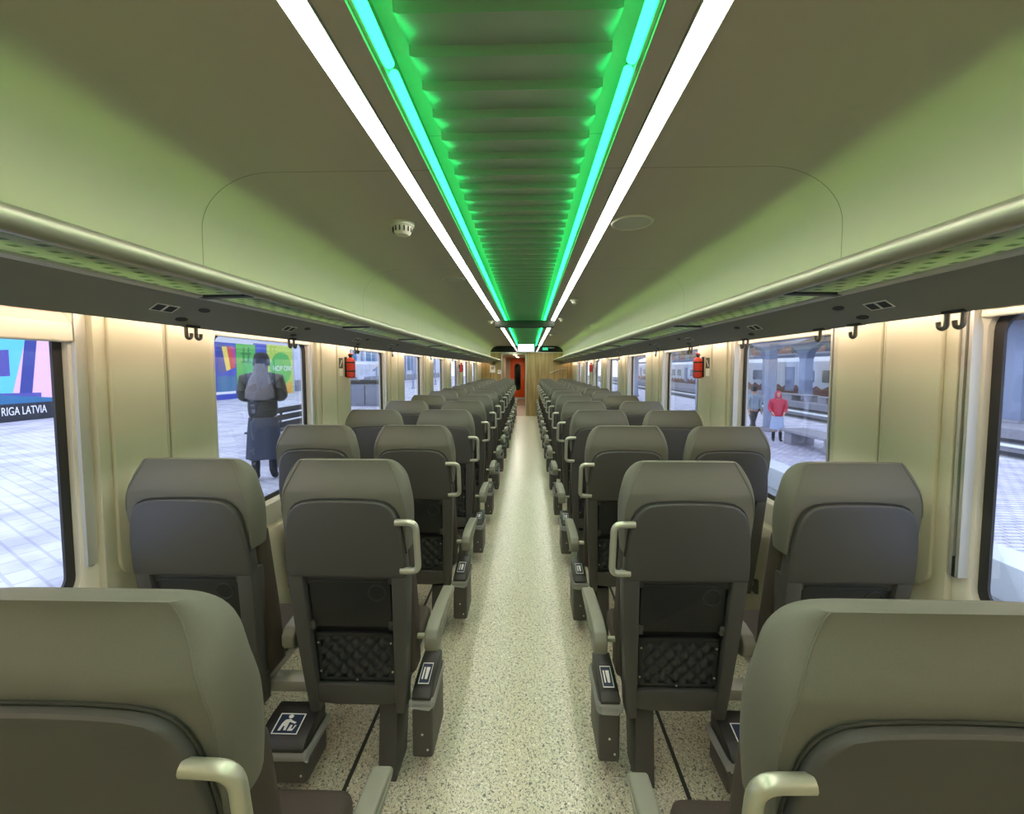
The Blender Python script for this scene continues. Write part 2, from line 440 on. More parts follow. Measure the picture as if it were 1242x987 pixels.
# ------------------------------------------------------------------ side walls, windows
PP, PW = 1.478, .53
def p0(k): return 1.357+PP*k
WK = list(range(-1, 7))
ZB, ZT = .775, 1.775
def win_range(k): return p0(k)+PW+.045, p0(k+1)-.028
for s in (-1, 1):
    bm = bmesh.new()
    def quad(y0, y1, z0, z1, x=1.485):
        bm.faces.new([bm.verts.new((s*x, a, b)) for a, b in ((y0, z0), (y1, z0), (y1, z1), (y0, z1))])
    yy = Y0
    for k in WK:
        a, b = win_range(k)
        c0, c1 = a-.06, b+.06
        quad(yy, c0, 0, 1.9); quad(c0, c1, 0, ZB-.06); quad(c0, c1, ZT+.06, 1.9); yy = c1
    quad(yy, Y1, 0, 1.9)
    quad(Y0, Y1, 1.9, 2.6, 1.485)
    # slot roof above the windows, behind the fascia
    v = [bm.verts.new((s*x, y, z)) for x, y, z in ((1.18, Y0, 1.80), (1.18, Y1, 1.80), (1.485, Y1, 1.86), (1.485, Y0, 1.86))]
    bm.faces.new(v)
    mb = MB().add(bm)
    # lower dado with a sloped top
    mb.add(prism([(s*1.485, 0), (s*1.405, 0), (s*1.405, .56), (s*1.44, .64), (s*1.485, .66)], 'uw', Y0, Y1, .008))
    struct(mb.build('wall_%s' % SIDE[s], M['wall'], ang=30), 'cream laminate side wall on the %s with a row of windows' % SIDE[s], 'wall')
    # pilaster panels between the windows
    for i, k in enumerate(range(-1, 8)):
        a = p0(k); b = a+PW
        mb = MB()
        mb.add(prism([(y, z) for y, z in rrect(a, b, .60, 1.86, .02, 3, .005)], 'dw', s*1.485, s*1.436, .006))
        mid = (a+b)/2
        for u0, u1, left in ((a+.04, mid-.010, 1), (mid+.010, b-.03, 0)):
            rb = .075; ZP = .80
            pts = []
            pts += [(u0+(rb if left else .008), ZP)]
            pts += [(u1-(.008 if left else rb), ZP)]
            if not left:
                pts += [(u1-rb+rb*sin(q*pi/12), ZP+rb-rb*cos(q*pi/12)) for q in range(1, 7)]
            else: pts += [(u1, ZP+.008)]
            pts += [(u1, 1.772), (u1-.006, 1.778), (u0+.006, 1.778), (u0, 1.772)]
            if left:
                pts += [(u0+rb-rb*cos(q*pi/12), ZP+rb-rb*sin(q*pi/12)) for q in range(0, 6)]
            else: pts += [(u0, ZP+.008)]
            mb.add(prism(pts, 'dw', s*1.437, s*1.423, .011, 3))
        mb.add(tube([(s*1.434, mid, ZP+.005), (s*1.434, mid, 1.775)], .007, 8))
        struct(mb.build('trim_wall_%s' % SIDE[s], M['wall'], ang=40),
               'tall cream wall panel between windows, %s one along the %s wall from the camera' % (ORD[i], SIDE[s]), 'wall panel')
    # windows
    for k in WK:
        a, b = win_range(k); n = k+2 + (0 if s < 0 else 8)
        w = thing('window_%d' % n, 'train window with a moulded cream surround, %s along the %s wall from the camera' % (ORD[k+1], SIDE[s]), 'window', (s*1.482, (a+b)/2, ZB))
        w['kind'] = 'structure'
        hw = (b-a)/2; hh = ZT-ZB
        # moulded frame: outer rectangle to rounded opening, then reveal
        fy0, fy1 = p0(k)+PW-.005-(a+b)/2, p0(k+1)+.005-(a+b)/2
        N = 7
        inner = rrect(-hw, hw, 0, hh, .085, N)
        inner2 = rrect(-hw+.014, hw-.014, .014, hh-.014, .075, N)
        outer = []
        for (y, z) in inner:
            # push out to the outer rectangle
            oy = fy1 if y > 0 else fy0
            outer.append((y, z))
        def out_pt(i):
            q, r_ = divmod(i, N+1)
            y, z = inner[i]
            cs = [(fy1, -.115), (fy1, hh+.07), (fy0, hh+.07), (fy0, -.115)][q]
            f = r_/N
            if q == 0: return (y+(cs[0]-y)*min(1, 2*f), -.115) if f < .5 else (fy1, -.115+(z+.115)*(2*f-1))
            if q == 1: return (fy1, z+(hh+.07-z)*min(1, 2*f)) if f < .5 else (fy1+(y-fy1)*(2*f-1), hh+.07)
            if q == 2: return (y+(fy0-y)*min(1, 2*f), hh+.07) if f < .5 else (fy0, hh+.07+(z-hh-.07)*(2*f-1))
            return (fy0, z+(-.115-z)*min(1, 2*f)) if f < .5 else (fy0+(y-fy0)*(2*f-1), -.115)
        O = [out_pt(i) for i in range(len(inner))]
        rings = [[(s*.0, y, z) for y, z in O], [(-s*.022, y, z) for y, z in O], [(-s*.018, y, z) for y, z in inner], [(-s*.004, y, z) for y, z in inner2], [(s*.052, y, z) for y, z in inner2]]
        MB().add(loft(rings, cap=False)).build('frame', M['wallmould'], w, ang=40)
        in3 = rrect(-hw+.040, hw-.040, .040, hh-.040, .06, N)
        rings = [[(s*.016, y, z) for y, z in inner2], [(s*.018, y, z) for y, z in in3], [(s*.027, y, z) for y, z in in3], [(s*.027, y, z) for y, z in inner2]]
        MB().add(loft(rings+[rings[0]], cap=False)).build('gasket', M['gasket'], w, ang=40)
        MB().add(prism(rrect(-hw+.036, hw-.036, .036, hh-.036, .06, N), 'dw', s*.024, s*.0241)).build('pane', M['glass'], w, ang=0)
        # roller blind pulled up: cassette, pull bar and two guide rails
        bl = thing('roller_blind', 'rolled-up cream blind with side rails, %s window of the %s wall from the camera' % (ORD[k+1], SIDE[s]), 'blind', (s*1.470, (a+b)/2, ZT), group='roller blinds over the windows')
        g0, g1 = p0(k)+PW+.004-(a+b)/2, p0(k+1)-.004-(a+b)/2
        MB().add(prism(rrect(-.018, .022, -.022, .030, .010, 4), 'uw', g0+.034, g1-.034)).build('blind_cassette', M['cream'], bl)
        dz = -.056 if (s, k) == (-1, -1) else 0
        if dz: MB().add(box(.0, .0015, g0+.036, g1-.036, dz-.03, -.02)).build('blind_fabric', M['blind'], bl, ang=0)
        MB().add(prism(rrect(-.012, .010, dz-(.064 if dz else .048), dz-(.0 if dz else .024), .008, 4), 'uw', g0+.036, g1-.036)).build('pull_bar', M['cream'], bl)
        for gy in (g0, g1-.032):
            r_ = MB()
            r_.add(box(-.030, .012, gy, gy+.011, -.885, .02, .001)); r_.add(box(-.030, .012, gy+.021, gy+.032, -.885, .02, .001)); r_.add(box(-.008, .012, gy+.01, gy+.022, -.885, .02))
            ro = r_.build('guide_rail', M['alu'], bl, ang=20)
            MB().add(box(-.030, .010, gy+.0105, gy+.0215, -.888, -.82, .001)).build('end_cap', M['dark'], ro, ang=0)

# end wall, with the opening into the vestibule
mb = MB()
mb.add(box(-1.56, -.83, Y1, Y1+.06, 0, 2.09)); mb.add(box(-.02, 1.56, Y1, Y1+.06, 0, 2.09)); mb.add(box(-.83, -.02, Y1, Y1+.06, 2.04, 2.09))
struct(mb.build('wall_end', M['wood'], ang=0), 'oak laminate end wall with an open doorway to the vestibule', 'wall')
mb = MB(); mb.add(box(-.84, -.805, Y1-.02, Y1+.08, 0, 2.06, .004)); mb.add(box(-.045, -.01, Y1-.02, Y1+.08, 0, 2.06, .004)); mb.add(box(-.805, -.045, Y1-.02, Y1+.08, 2.025, 2.06, .004))
struct(mb.build('trim_4', M['alu'], ang=0), 'metal frame around the open doorway in the end wall', 'door frame')
# black arch above the doorway
pts = [(x, z) for x, z in ceil_profile(1)[7:] if z > 2.092]; pts = [(1.18, 2.09)]+pts[::-1]
full = pts + [(-x, z) for x, z in pts[::-1]]
struct(MB().add(prism(full, 'uw', Y1-.03, Y1+.05)).build('wall_arch', M['gloss_black'], ang=0), 'glossy black arched panel above the end wall doorway', 'wall panel')
struct(MB().add(box(-.36, .36, Y1-.03, Y1+.05, 2.29, 2.44)).build('trim_7', M['dark'], ang=0), 'dark closing strip where the ribbed ceiling panel ends', 'ceiling trim')
struct(MB().add(box(-1.21, 1.21, Y1-.05, Y1+.0, 2.075, 2.093, .004)).build('trim_5', M['cream'], ang=0), 'pale ledge line under the black arched panel', 'trim')
# back wall behind the camera
struct(MB().add(box(-1.56, 1.56, Y0-.05, Y0, 0, 2.5)).build('wall_back', M['beige'], ang=0), 'beige wall behind the camera closing the coach', 'wall')
# vestibule
VY = 20.6
mb = MB(); mb.add(box(-1.12, -1.06, Y1+.06, VY, 0, 2.1)); struct(mb.build('wall_vestibule', M['beige'], ang=0), 'beige vestibule wall on the left beyond the doorway', 'wall')
struct(MB().add(box(.03, .09, Y1+.06, VY, 0, 2.1)).build('wall_passage', M['wood'], ang=0), 'wooden vestibule wall on the right beyond the doorway', 'wall')
struct(MB().add(box(-1.15, .15, VY, VY+.06, 0, 2.2)).build('wall_far', M['beige'], ang=0), 'beige wall around the orange door', 'wall')
struct(MB().add(box(-1.15, .15, Y1, VY+.1, -.06, 0)).build('floor_vestibule', M['woodfloor'], ang=0), 'brown wood look floor of the vestibule', 'floor')
struct(MB().add(box(-1.06, .03, 16.6, 16.68, 0, .012, .003)).build('trim_6', M['alu'], ang=0), 'metal threshold strip across the vestibule floor', 'trim')
struct(MB().add(box(-1.15, .15, Y1+.06, VY+.1, 2.1, 2.16)).build('ceiling_vestibule', M['cream'], ang=0), 'pale vestibule ceiling beyond the doorway', 'ceiling')
for i, (x, y) in enumerate(((-.55, 14.4), (-.30, 14.4), (-.45, 16.4), (-.45, 19.2))):  # farther two are added lamps, brightening the vestibule and orange door
    t = thing('downlight', 'round recessed downlight, %s in the vestibule ceiling from the doorway' % ORD[i], 'light', (x, y, 2.1), group='vestibule downlights')
    MB().add(lathe([(0, 0), (.085, 0), (.085, -.004), (0, -.004)], 16)).build('lens', M['downlight'], t)
    MB().add(lathe([(.086, -.008), (.10, -.006), (.102, 0), (.086, 0), (.086, -.008)], 16)).build('ring', M['alu'], t)
# orange door
d = thing('door_1', 'orange vestibule door with a tall dark oval window', 'door', (-.485, VY-.045, 0)); d['kind'] = 'structure'
MB().add(box(-.365, .365, 0, .045, .10, 2.04, .006)).build('panel', M['orange'], d)
MB().add(prism(rrect(-.165, .165, .46, 1.80, .155, 8), 'uw', -.014, .01, .005)).build('window_frame', M['dark'], d)
MB().add(prism(rrect(-.13, .13, .50, 1.76, .125, 8), 'uw', -.018, -.012)).build('pane', M['gloss_black'], d)
MB().add(tube(fillet([(.29, 0, 1.0), (.29, -.04, 1.0), (.29, -.04, 1.25), (.29, 0, 1.25)], .02), .010)).build('door_handle', M['steel'], d)
MB().add(box(-.365, .365, 0, .045, 0, .10, .004)).build('kick_plate', M['alu'], d)
# notices on the end wall
for i, (x, z, w, h) in enumerate(((-1.12, 1.55, .17, .24), (-.90, 1.45, .10, .12))):
    t = thing('notice', ['white paper notice on the wooden end wall', 'small white switch plate beside the doorway frame'][i], 'notice', (x, Y1, z))
    MB().add(box(-w/2-.004, w/2+.004, -.005, 0, -h/2-.004, h/2+.004, .001)).build('frame', M['alu'], t, ang=0)
    MB().add(box(-w/2, w/2, -.006, -.004, -h/2, h/2)).build('sheet', M['white'], t, ang=0)
    MB().add(box(-w*.3, w*.3, -.0075, -.006, -h*.1, h*.3)).build('print', M['beige'], t, ang=0)
# hand rail on the right end wall
t = thing('grab_rail', 'pale sloping handrail on the wooden end wall at right', 'handrail', (.75, Y1, 1.45))
MB().add(tube([(0, -.05, -.04), (.28, -.05, .06), (.55, -.05, .11)], .014)).build('rail', M['steel'], t)
for x, z in ((.02, -.033), (.53, .106)): MB().add(tube([(x, -.05, z), (x, 0, z)], .009)).build('bracket', M['steel'], t)
# screen
t = thing('information_screen', 'bright white information screen above the doorway on the end wall', 'screen', (-.02, Y1-.03, 2.095))
MB().add(box(-.285, .285, -.06, 0, 0, .275, .008)).build('casing', M['dark'], t)
MB().add(box(-.262, .262, -.062, -.06, .012, .25)).build('display', M['screen'], t, ang=0)
# exit sign
t = thing('exit_sign', 'small glowing green running man exit sign on the black arched panel', 'sign', (.60, Y1-.03, 2.20))
MB().add(box(-.09, .09, -.03, 0, -.045, .045, .004)).build('casing', M['exit'], t)
g = MB(); g.add(lathe([(0, -.034), (.011, -.034), (.011, -.03), (0, -.03)], 10, 'y', (.015, 0, .026)))
for a, b in (((.012, .014), (-.004, -.008)), ((-.004, -.008), (.018, -.030)), ((-.004, -.008), (-.03, -.026)), ((.012, .012), (.035, -.002)), ((.01, .012), (-.02, .004))):
    g.add(tube([(a[0], -.032, a[1]), (b[0], -.032, b[1])], .005, 6))
g.build('pictogram', M['white'], t)
MB().add(tube([(.10, -.012, .03), (.30, -.012, .03)], .006)).build('lamp_bar', M['white'], t)
# info display hanging across the aisle, seen from behind
t = thing('information_display', 'dark information display box hanging across the ceiling lights', 'display', (-.01, 6.2, H-.112))
MB().add(prism(rrect(-.448, .448, 0, .100, .02, 4), 'uw', -.07, .07, .006)).build('casing', M['display_case'], t)
for q in (-.35, .35): MB().add(box(q-.03, q+.03, -.03, .03, .098, .1115)).build('bracket', M['alu'], t, ang=0)
MB().add(box(-.41, .41, .069, .073, .02, .085)).build('display', M['gloss_black'], t, ang=0)
# ceiling fittings
t = thing('smoke_detector', 'cream smoke detector on the ceiling left of the lights', 'detector', (-.583, 2.065, H))
MB().add(lathe([(0, -.062), (.030, -.062), (.042, -.050), (.050, -.022), (.056, -.020), (.058, 0), (0, 0)], 24)).build('housing', M['cream'], t)
g = MB()
for i in range(14):
    a = 2*pi*i/14; g.add(box(-.003, .003, -.002, .002, -.05, -.026), xf=lambda c, a=a: (c[0]*cos(a)-(c[1]+.0475)*sin(a), c[0]*sin(a)+(c[1]+.0475)*cos(a), c[2]))
g.build('vent_slots', M['seam'], t, ang=0)
for i, (x, y, r, lb) in enumerate(((.562, 2.085, .105, 'large round flush speaker in the ceiling right of the lights'), (-.56, 3.34, .09, 'round flush speaker in the ceiling beyond the smoke detector'), (.64, 8.2, .10, 'round flush speaker in the ceiling far down the right side'))):
    t = thing('ceiling_speaker', lb, 'speaker', (x, y, H), group='ceiling speakers')
    MB().add(lathe([(r*.86, -.006), (r*.93, -.009), (r, -.004), (r, 0), (r*.86, 0), (r*.86, -.006)], 28)).build('rim', M['cream'], t)
    MB().add(lathe([(0, -.005), (r*.87, -.004), (r*.87, 0), (0, 0)], 28)).build('grille', M['fasciaedge'], t)
for i, (x, y, lb) in enumerate(((.536, 4.36, 'small dome camera on the ceiling right side, nearest the camera'), (-.53, 6.28, 'small dome camera left of the hanging display box'), (.53, 6.0, 'small dome camera right of the hanging display box'), (.54, 8.72, 'small dome camera on the ceiling beyond the hanging display'))):
    t = thing('dome_camera', lb, 'camera', (x, y, H), group='ceiling dome cameras')
    MB().add(lathe([(.045, 0), (.048, -.012), (.036, -.022), (0, -.022)], 18)).build('base', M['cream'], t)
    MB().add(lathe([(.030, -.022), (.027, -.038), (.015, -.048), (0, -.051)], 18)).build('dome', M['cream'], t)

# ------------------------------------------------------------------ luggage racks
BR = [1.353+1.02*i for i in range(-3, 12)]
for s in (-1, 1):
    rk = thing('luggage_rack', 'overhead luggage rack with a satin metal rail along the %s side' % SIDE[s], 'luggage rack', (0, 0, 1.79), group='overhead luggage racks')
    ms = mir(s)
    rl = MB().add(tube([(.878, Y0, .0455), (.878, Y1, .0455)], .0255, 20), ms)
    for y in BR: rl.add(tube([(.878, y+.06, .0455), (.878, y+.064, .0455)], .0259, 20), ms)
    rl.build('rail', M['steel'], rk)
    # fascia under the rack
    fa = MB().add(prism([(1.055, .022), (1.20, -.071), (1.208, -.060), (1.065, .036)], 'uw', Y0, Y1, .002), ms)
    fa.add(prism([(1.207, -.060), (1.2005, -.0705), (1.19, .03), (1.18, .045), (1.06, .038), (1.056, .023)], 'uw', Y0, Y1), ms)
    fa = fa.build('fascia', M['fascia'], rk, ang=20)
    MB().add(prism([(1.030, .030), (1.030, .015), (1.055, .012), (1.062, .018), (1.062, .034)], 'uw', Y0, Y1), ms).build('fascia_lip', M['fasciaedge'], rk, ang=20)
    ys = [Y0]+BR+[Y1]
    for i in range(len(ys)-1):
        if ys[i+1]-ys[i] < .1: continue
        MB().add(box(.897, 1.05, ys[i]+.018, ys[i+1]-.018, .022, .029, .0015), ms).build('glass_shelf', M['shelf'], rk, ang=0)
    for y in BR:
        b_ = MB().add(prism([(.878, .018), (1.05, .012), (1.05, .044), (.878, .036)], 'uw', y-.017, y+.017, .003), ms)
        b_.build('bracket', M['dark'], rk, ang=30)
    # rack light: channel behind the rail, throwing light onto the wall above the rack
    MB().add(prism([(.9035, .0445), (.928, .0440), (.928, .0455), (.9175, .0485), (.9150, .0545), (.9266, .0780), (.9250, .0790), (.904, .068), (.900, .0620)], 'uw', Y0, Y1), ms).build('light_channel', M['alu'], rk, ang=0)
    MB().add(prism([(.9181, .0492), (.9187, .0496), (.9163, .0540), (.9157, .0536)], 'uw', Y0, Y1), ms).build('light_strip', M['led_rack'], rk, ang=0)
    # window wash light in the slot between fascia and wall
    MB().add(box(1.300, 1.302, Y0, Y1, .001, .021), ms).build('wash_light', M['led_warm'], rk, ang=0)
    # seat number plates and small dark decals on the fascia
    def on_fascia(x, y, w, l, t):
        sl = -.093/.145
        def f(c):
            X = x+c[0]*w; return (s*X, y+c[1]*l, .022+(X-1.055)*sl-.0012+c[2]*t)
        return f
    for y in (1.30, 1.99, 2.78, 3.47, 4.26, 4.95, 5.74, 6.43):
        MB().add(box(-.5, .5, -.5, .5, -.5, .5), on_fascia(1.128, y, .030, .085, .0016)).build('number_plate', M['white'], rk, ang=0)
        pl = rk.children[-1] if False else None
        nb = MB()
        for q in (-.25, .25): nb.add(box(-.4, .4, q-.19, q+.19, -.5, .5), on_fascia(1.128, y, .030, .085, .0022))
        nb.build('number_print', M['dark'], rk, ang=0)
    for y in (1.44, 2.12, 2.92, 3.6):
        for x, dy in ((1.11, .0), (1.165, -.035)):
            MB().add(lathe([(0, -.5), (.5, -.5), (.5, .5), (0, .5)], 12), on_fascia(x, y+dy, .018, .05, .0016)).build('fascia_decal', M['dark'], rk, ang=0)
# coat hooks
def hook(y, s, double, lb):
    t = thing('coat_hook', lb, 'coat hook', (s*1.198, y, 1.727), group='coat hooks under the luggage racks')
    MB().add(box(-.010, .012, -.03, .03, -.008, .006, .002)).build('mount_plate', M['dark'], t)
    for q in ((-.022, .022) if double else (0,)):
        MB().add(tube([(0, q, 0), (0, q, -.02)]+[(0, q+.011-.011*cos(R(a)), -.036-.012*sin(R(a))) for a in range(0, 181, 20)]+[(0, q+.023, -.028)], .0062, 8)).build('hook', M['hook'], t)
for i, (y, d_) in enumerate(((1.483, 1), (2.12, 1), (2.93, 1), (3.71, 0), (5.2, 0), (6.7, 0))):
    hook(y, -1, d_, '%s metal coat hook under the left luggage rack, %s from the camera' % ('double' if d_ else 'single', ORD[i]))
for i, (y, d_) in enumerate(((1.138, 1), (1.473, 0), (1.648, 0), (2.20, 1), (2.93, 1), (3.71, 0), (5.2, 0), (6.7, 0))):
    hook(y, 1, d_, '%s metal coat hook under the right luggage rack, %s from the camera' % ('double' if d_ else 'single', ORD[i]))

# fire extinguishers
def extinguisher(y, s, lb):
    t = thing('fire_extinguisher', lb, 'fire extinguisher', (s*1.424, y, 1.49), group='fire extinguishers on the wall panels')
    ms = mir(s)
    MB().add(lathe([(0, 0), (.028, .002), (.034, .010), (.034, .135), (.026, .155), (.013, .165), (0, .166)], 20, 'z', (-.042, 0, 0)), ms).build('cylinder', M['red'], t)
    v = MB().add(lathe([(.012, .163), (.012, .178), (.018, .180), (.018, .190), (0, .191)], 14, 'z', (-.042, 0, 0)), ms).build('valve', M['dark'], t)
    MB().add(prism(fillet2([(-.02, .186), (.045, .196), (.045, .203), (-.02, .197)]), 'dw', s*-.048, s*-.036, .001)).build('lever', M['red'], v)
    b_ = MB().add(box(-.008, .0, -.02, .02, .01, .17, .002), ms)
    for z in (.05, .12): b_.add(lathe([(.0342, z), (.0355, z), (.0355, z+.012), (.0342, z+.012), (.0342, z)], 20, 'z', (-.042, 0, 0)), ms)
    b_.build('bracket', M['dark'], t)
    MB().add(lathe([(.0343, .066), (.0346, .066), (.0346, .114), (.0343, .114), (.0343, .066)], 20, 'z', (-.042, 0, 0)), lambda c: (s*c[0], c[1]*.99, c[2])).build('label', M['red'], t)
    sg = thing('safety_sign', lb.replace('red fire extinguisher', 'small dark and white sign beside the fire extinguisher'), 'sign', (s*1.424, y-.085, 1.57), group='safety signs by the extinguishers')
    MB().add(box(-.003, 0, -.03, .03, 0, .08), ms).build('dark_panel', M['green_print'], sg, ang=0)
    MB().add(box(-.003, 0, -.03, .03, -.06, -.003), ms).build('white_panel', M['white'], sg, ang=0)
    MB().add(prism([(-.02, .015), (-.012, .01), (.02, .06), (.012, .066)], 'dw', s*-.0035, s*-.003)).build('arrow', M['white'], sg, ang=0)
def fillet2(p): return p
extinguisher(3.25, -1, 'red fire extinguisher on the left wall, nearest the camera')
extinguisher(8.70, -1, 'red fire extinguisher far down the left wall')
extinguisher(3.25, 1, 'red fire extinguisher on the right wall, nearest the camera')
extinguisher(8.70, 1, 'red fire extinguisher far down the right wall')

# ------------------------------------------------------------------ seats
SH = .116
def rec(c):
    q = max(0, min(1, (1.25-c[2])/.12)); q = q*q*(3-2*q)
    return (c[0], c[1]+SH*(1.25-c[2])-.032*q, c[2])
HEAD = [(.93, .208, .217, .116), (1.0, .214, .224, .122), (1.07, .217, .227, .122), (1.11, .213, .226, .117), (1.15, .202, .221, .108), (1.19, .186, .210, .094), (1.22, .171, .194, .074), (1.242, .159, .175, .05), (1.252, .151, .160, .026)]
def dense(rows, n=3):
    out = []
    for i in range(len(rows)-1):
        p = [rows[max(0, i-1)], rows[i], rows[i+1], rows[min(len(rows)-1, i+2)]]
        for k in range(n):
            t = k/n
            out.append(tuple(.5*(2*b+(c-a)*t+(2*a-5*b+4*c-d)*t*t+(3*b-a-3*c+d)*t**3) for a, b, c, d in zip(*p)))
    return out+[rows[-1]]
HEAD = dense(HEAD)
def head_ring(w, b, m, f):
    h = [(b, 0), (b+(m-b)*.45, f*.06), (b+(m-b)*.8, f*.16), (m, f*.34), (m*1.0, f*.5), (m*.985, f*.64), (m*.955, f*.77), (m*.905, f*.87), (m*.83, f*.945), (m*.72, f*.985), (m*.6, f)]
    pts = [(0, 0)]+h+[(0, f)]+[(-u, d) for u, d in h[::-1]]
    return [(u, d, w) for u, d in pts]
def b_at(w):
    for (w0, b0, _, _), (w1, b1, _, _) in zip(HEAD, HEAD[1:]):
        if w0 <= w <= w1: return b0+(b1-b0)*(w-w0)/(w1-w0)
    return HEAD[-1][1]
SHELL = [(.0, 1.121), (.06, 1.120), (.11, 1.117), (.142, 1.111), (.163, 1.100), (.179, 1.083), (.190, 1.060), (.198, 1.03), (.205, .98), (.211, .92), (.213, .86), (.2125, .835)]
def make_seat(kind, s):
    t = thing('train_seat', 'seat', 'seat')
    a = -s                                            # aisle direction
    aisle = kind == 'aisle'
    # headrest
    mb = MB().add(loft([head_ring(*r) for r in HEAD]), rec)
    hr = mb.build('headrest', M['fabric'], t, ang=38)
    for q in (-1, 1):
        MB().add(tube([(q*(b-.001), -.0005, w) for w, b, m_, f in HEAD[6:]], .0016, 6), rec).build('seam', M['fabric'], hr)
    # back shell
    mb = MB()
    op = [(u, w) for u, w in SHELL]; op = op + [(-u, w) for u, w in SHELL[:0:-1]]
    mb.add(prism(op, 'uw', -.022, .03, .010, 3), rec)
    for q in (-1, 1):
        pts = [(q*.213, .85), (q*.158, .85), (q*.150, .55), (q*.143, .278), (q*.180, .278), (q*.192, .42), (q*.205, .62)]
        mb.add(prism(pts, 'uw', -.018, .055, .007), rec)
    mb.add(prism([(-.155, .315), (-.08, .306), (.08, .306), (.155, .315), (.155, .392), (-.155, .392)], 'uw', -.010, .045, .006), rec)
    mb.add(prism([(-.16, .80), (.16, .80), (.16, .85), (-.16, .85)], 'uw', .0, .05), rec)
    sh = mb.build('back_shell', M['shell'], t, ang=32)
    pp = [(u*1.012, w+.003) for u, w in SHELL[:10]]
    path = [(-u, -.004, w) for u, w in pp[::-1]]+[(u, -.004, w) for u, w in pp[1:]]
    MB().add(tube(path, .0026, 6), rec).build('piping', M['seam'], sh)
    # black recess, table, pocket
    rb = MB().add(box(-.158, .158, .022, .035, .37, .84), rec).build('recess_panel', M['black'], t, ang=0)
    tb = MB().add(prism(rrect(-.147, .147, .630, .808, .012, 4), 'uw', -.002, .022, .004), rec)
    tb = tb.build('tray_table', M['black'], t)
    MB().add(tube([(.098+.030*cos(2*pi*i/24), -.0025, .768+.030*sin(2*pi*i/24)) for i in range(24)], .003, 6, closed=True), rec).build('cup_ring', M['dark'], tb)
    MB().add(box(-.14, .14, -.006, .02, .809, .818, .002), rec).build('table_lip', M['dark'], tb)
    for q in (-1, 1): MB().add(box(q*.135, q*.152, -.010, .022, .622, .655, .003), rec).build('hinge', M['shell'], tb)
    pk = MB()
    bm = bmesh.new(); nu, nw = 49, 29; V = []
    for j in range(nw):
        w = .412+(.585-.412)*j/(nw-1); row = []
        for i in range(nu):
            u = -.128+.256*i/(nu-1)
            A = (u/.0256+w/.0290)*pi*.5*1.0; B = (u/.0256-w/.0290)*pi*.5*1.0
            row.append(bm.verts.new((u, .018-.015*abs(sin(A)*sin(B))**.6, w)))
        V.append(row)
    for j in range(nw-1):
        for i in range(nu-1): bm.faces.new((V[j][i], V[j][i+1], V[j+1][i+1], V[j+1][i]))
    po = pk.add(bm, rec).build('net_pocket', M['pocket'], t, ang=60)
    pf = MB()
    for x0, x1, z0, z1 in ((-.143, -.127, .398, .60), (.127, .143, .398, .60), (-.143, .143, .398, .413), (-.143, .143, .585, .60)):
        pf.add(box(x0, x1, .004, .024, z0, z1, .003), rec)
    for x, z in ((-.135, .44), (.135, .44), (-.135, .56), (.135, .56), (0, .405)):
        pf.add(lathe([(0, .001), (.004, .002), (.004, .006), (0, .006)], 8, 'y', (x, 0, z)), rec, 1)
    pf.build('pocket_frame', [M['black'], M['alu']], po)
    # cushions
    mb = MB().add(prism([(-.205, .96), (-.20, .98), (.20, .98), (.205, .96), (.217, .60), (.212, .40), (-.212, .40), (-.217, .60)], 'uw', .035, .125, .022, 3), rec)
    mb.build('back_cushion', M['brown'], t)
    MB().add(prism(rrect(-.180, .180, .17, .50, .04, 4), 'ud', .372, .445, .02, 3)).build('seat_cushion', M['brown'], t)
    MB().add(prism(rrect(-.172, .172, .15, .48, .03, 4), 'ud', .328, .373, .008)).build('seat_pan', M['pan'], t)
    if aisle:
        # grab handle on the aisle side of the shell
        p = fillet([(a*.185, -.020, 1.045), (a*.256, -.022, 1.045), (a*.258, -.022, .865), (a*.194, -.018, .865)], .028, 6)
        p = [rec(q) for q in p]
        MB().add(tube(p, .0115, 12)).build('grab_handle', M['handle'], t)
        arms = ((a*.274, .052), (-a*.27, .050))
    else: arms = ()
    for ax, aw in arms:
        prof = [(.095, .500), (.125, .492), (.16, .503), (.29, .526), (.41, .540), (.436, .547), (.444, .560), (.436, .573), (.41, .577), (.29, .587), (.16, .592), (.10, .582), (.082, .556), (.083, .52)]
        ar = MB().add(prism(prof, 'dw', ax-aw/2, ax+aw/2, .011, 3)).build('armrest', M['arm'], t)
        st = MB()
        q = 1 if ax*a > 0 else -1
        q = q*a
        st.add(prism([(.14, .562), (.29, .569), (.42, .561), (.42, .5635), (.29, .5715), (.14, .5645)], 'dw', ax+q*(aw/2-.0015), ax+q*(aw/2+.0015)))
        st.build('armrest_trim', M['steel'], ar, ang=0)
        r0 = abs(ax)/ax*.185
        MB().add(tube([(r0, .12, .545), (ax, .12, .545)], .0105, 10)).build('armrest_rod', M['steel'], t)
    # lower side bracket
    for q in (-1, 1):
        MB().add(prism([(.10, .38), (.22, .38), (.22, .44), (.15, .55), (.08, .56), (.07, .42)], 'dw', q*.178, q*.190, .003)).build('side_bracket', M['pedestal'], t)
    return t

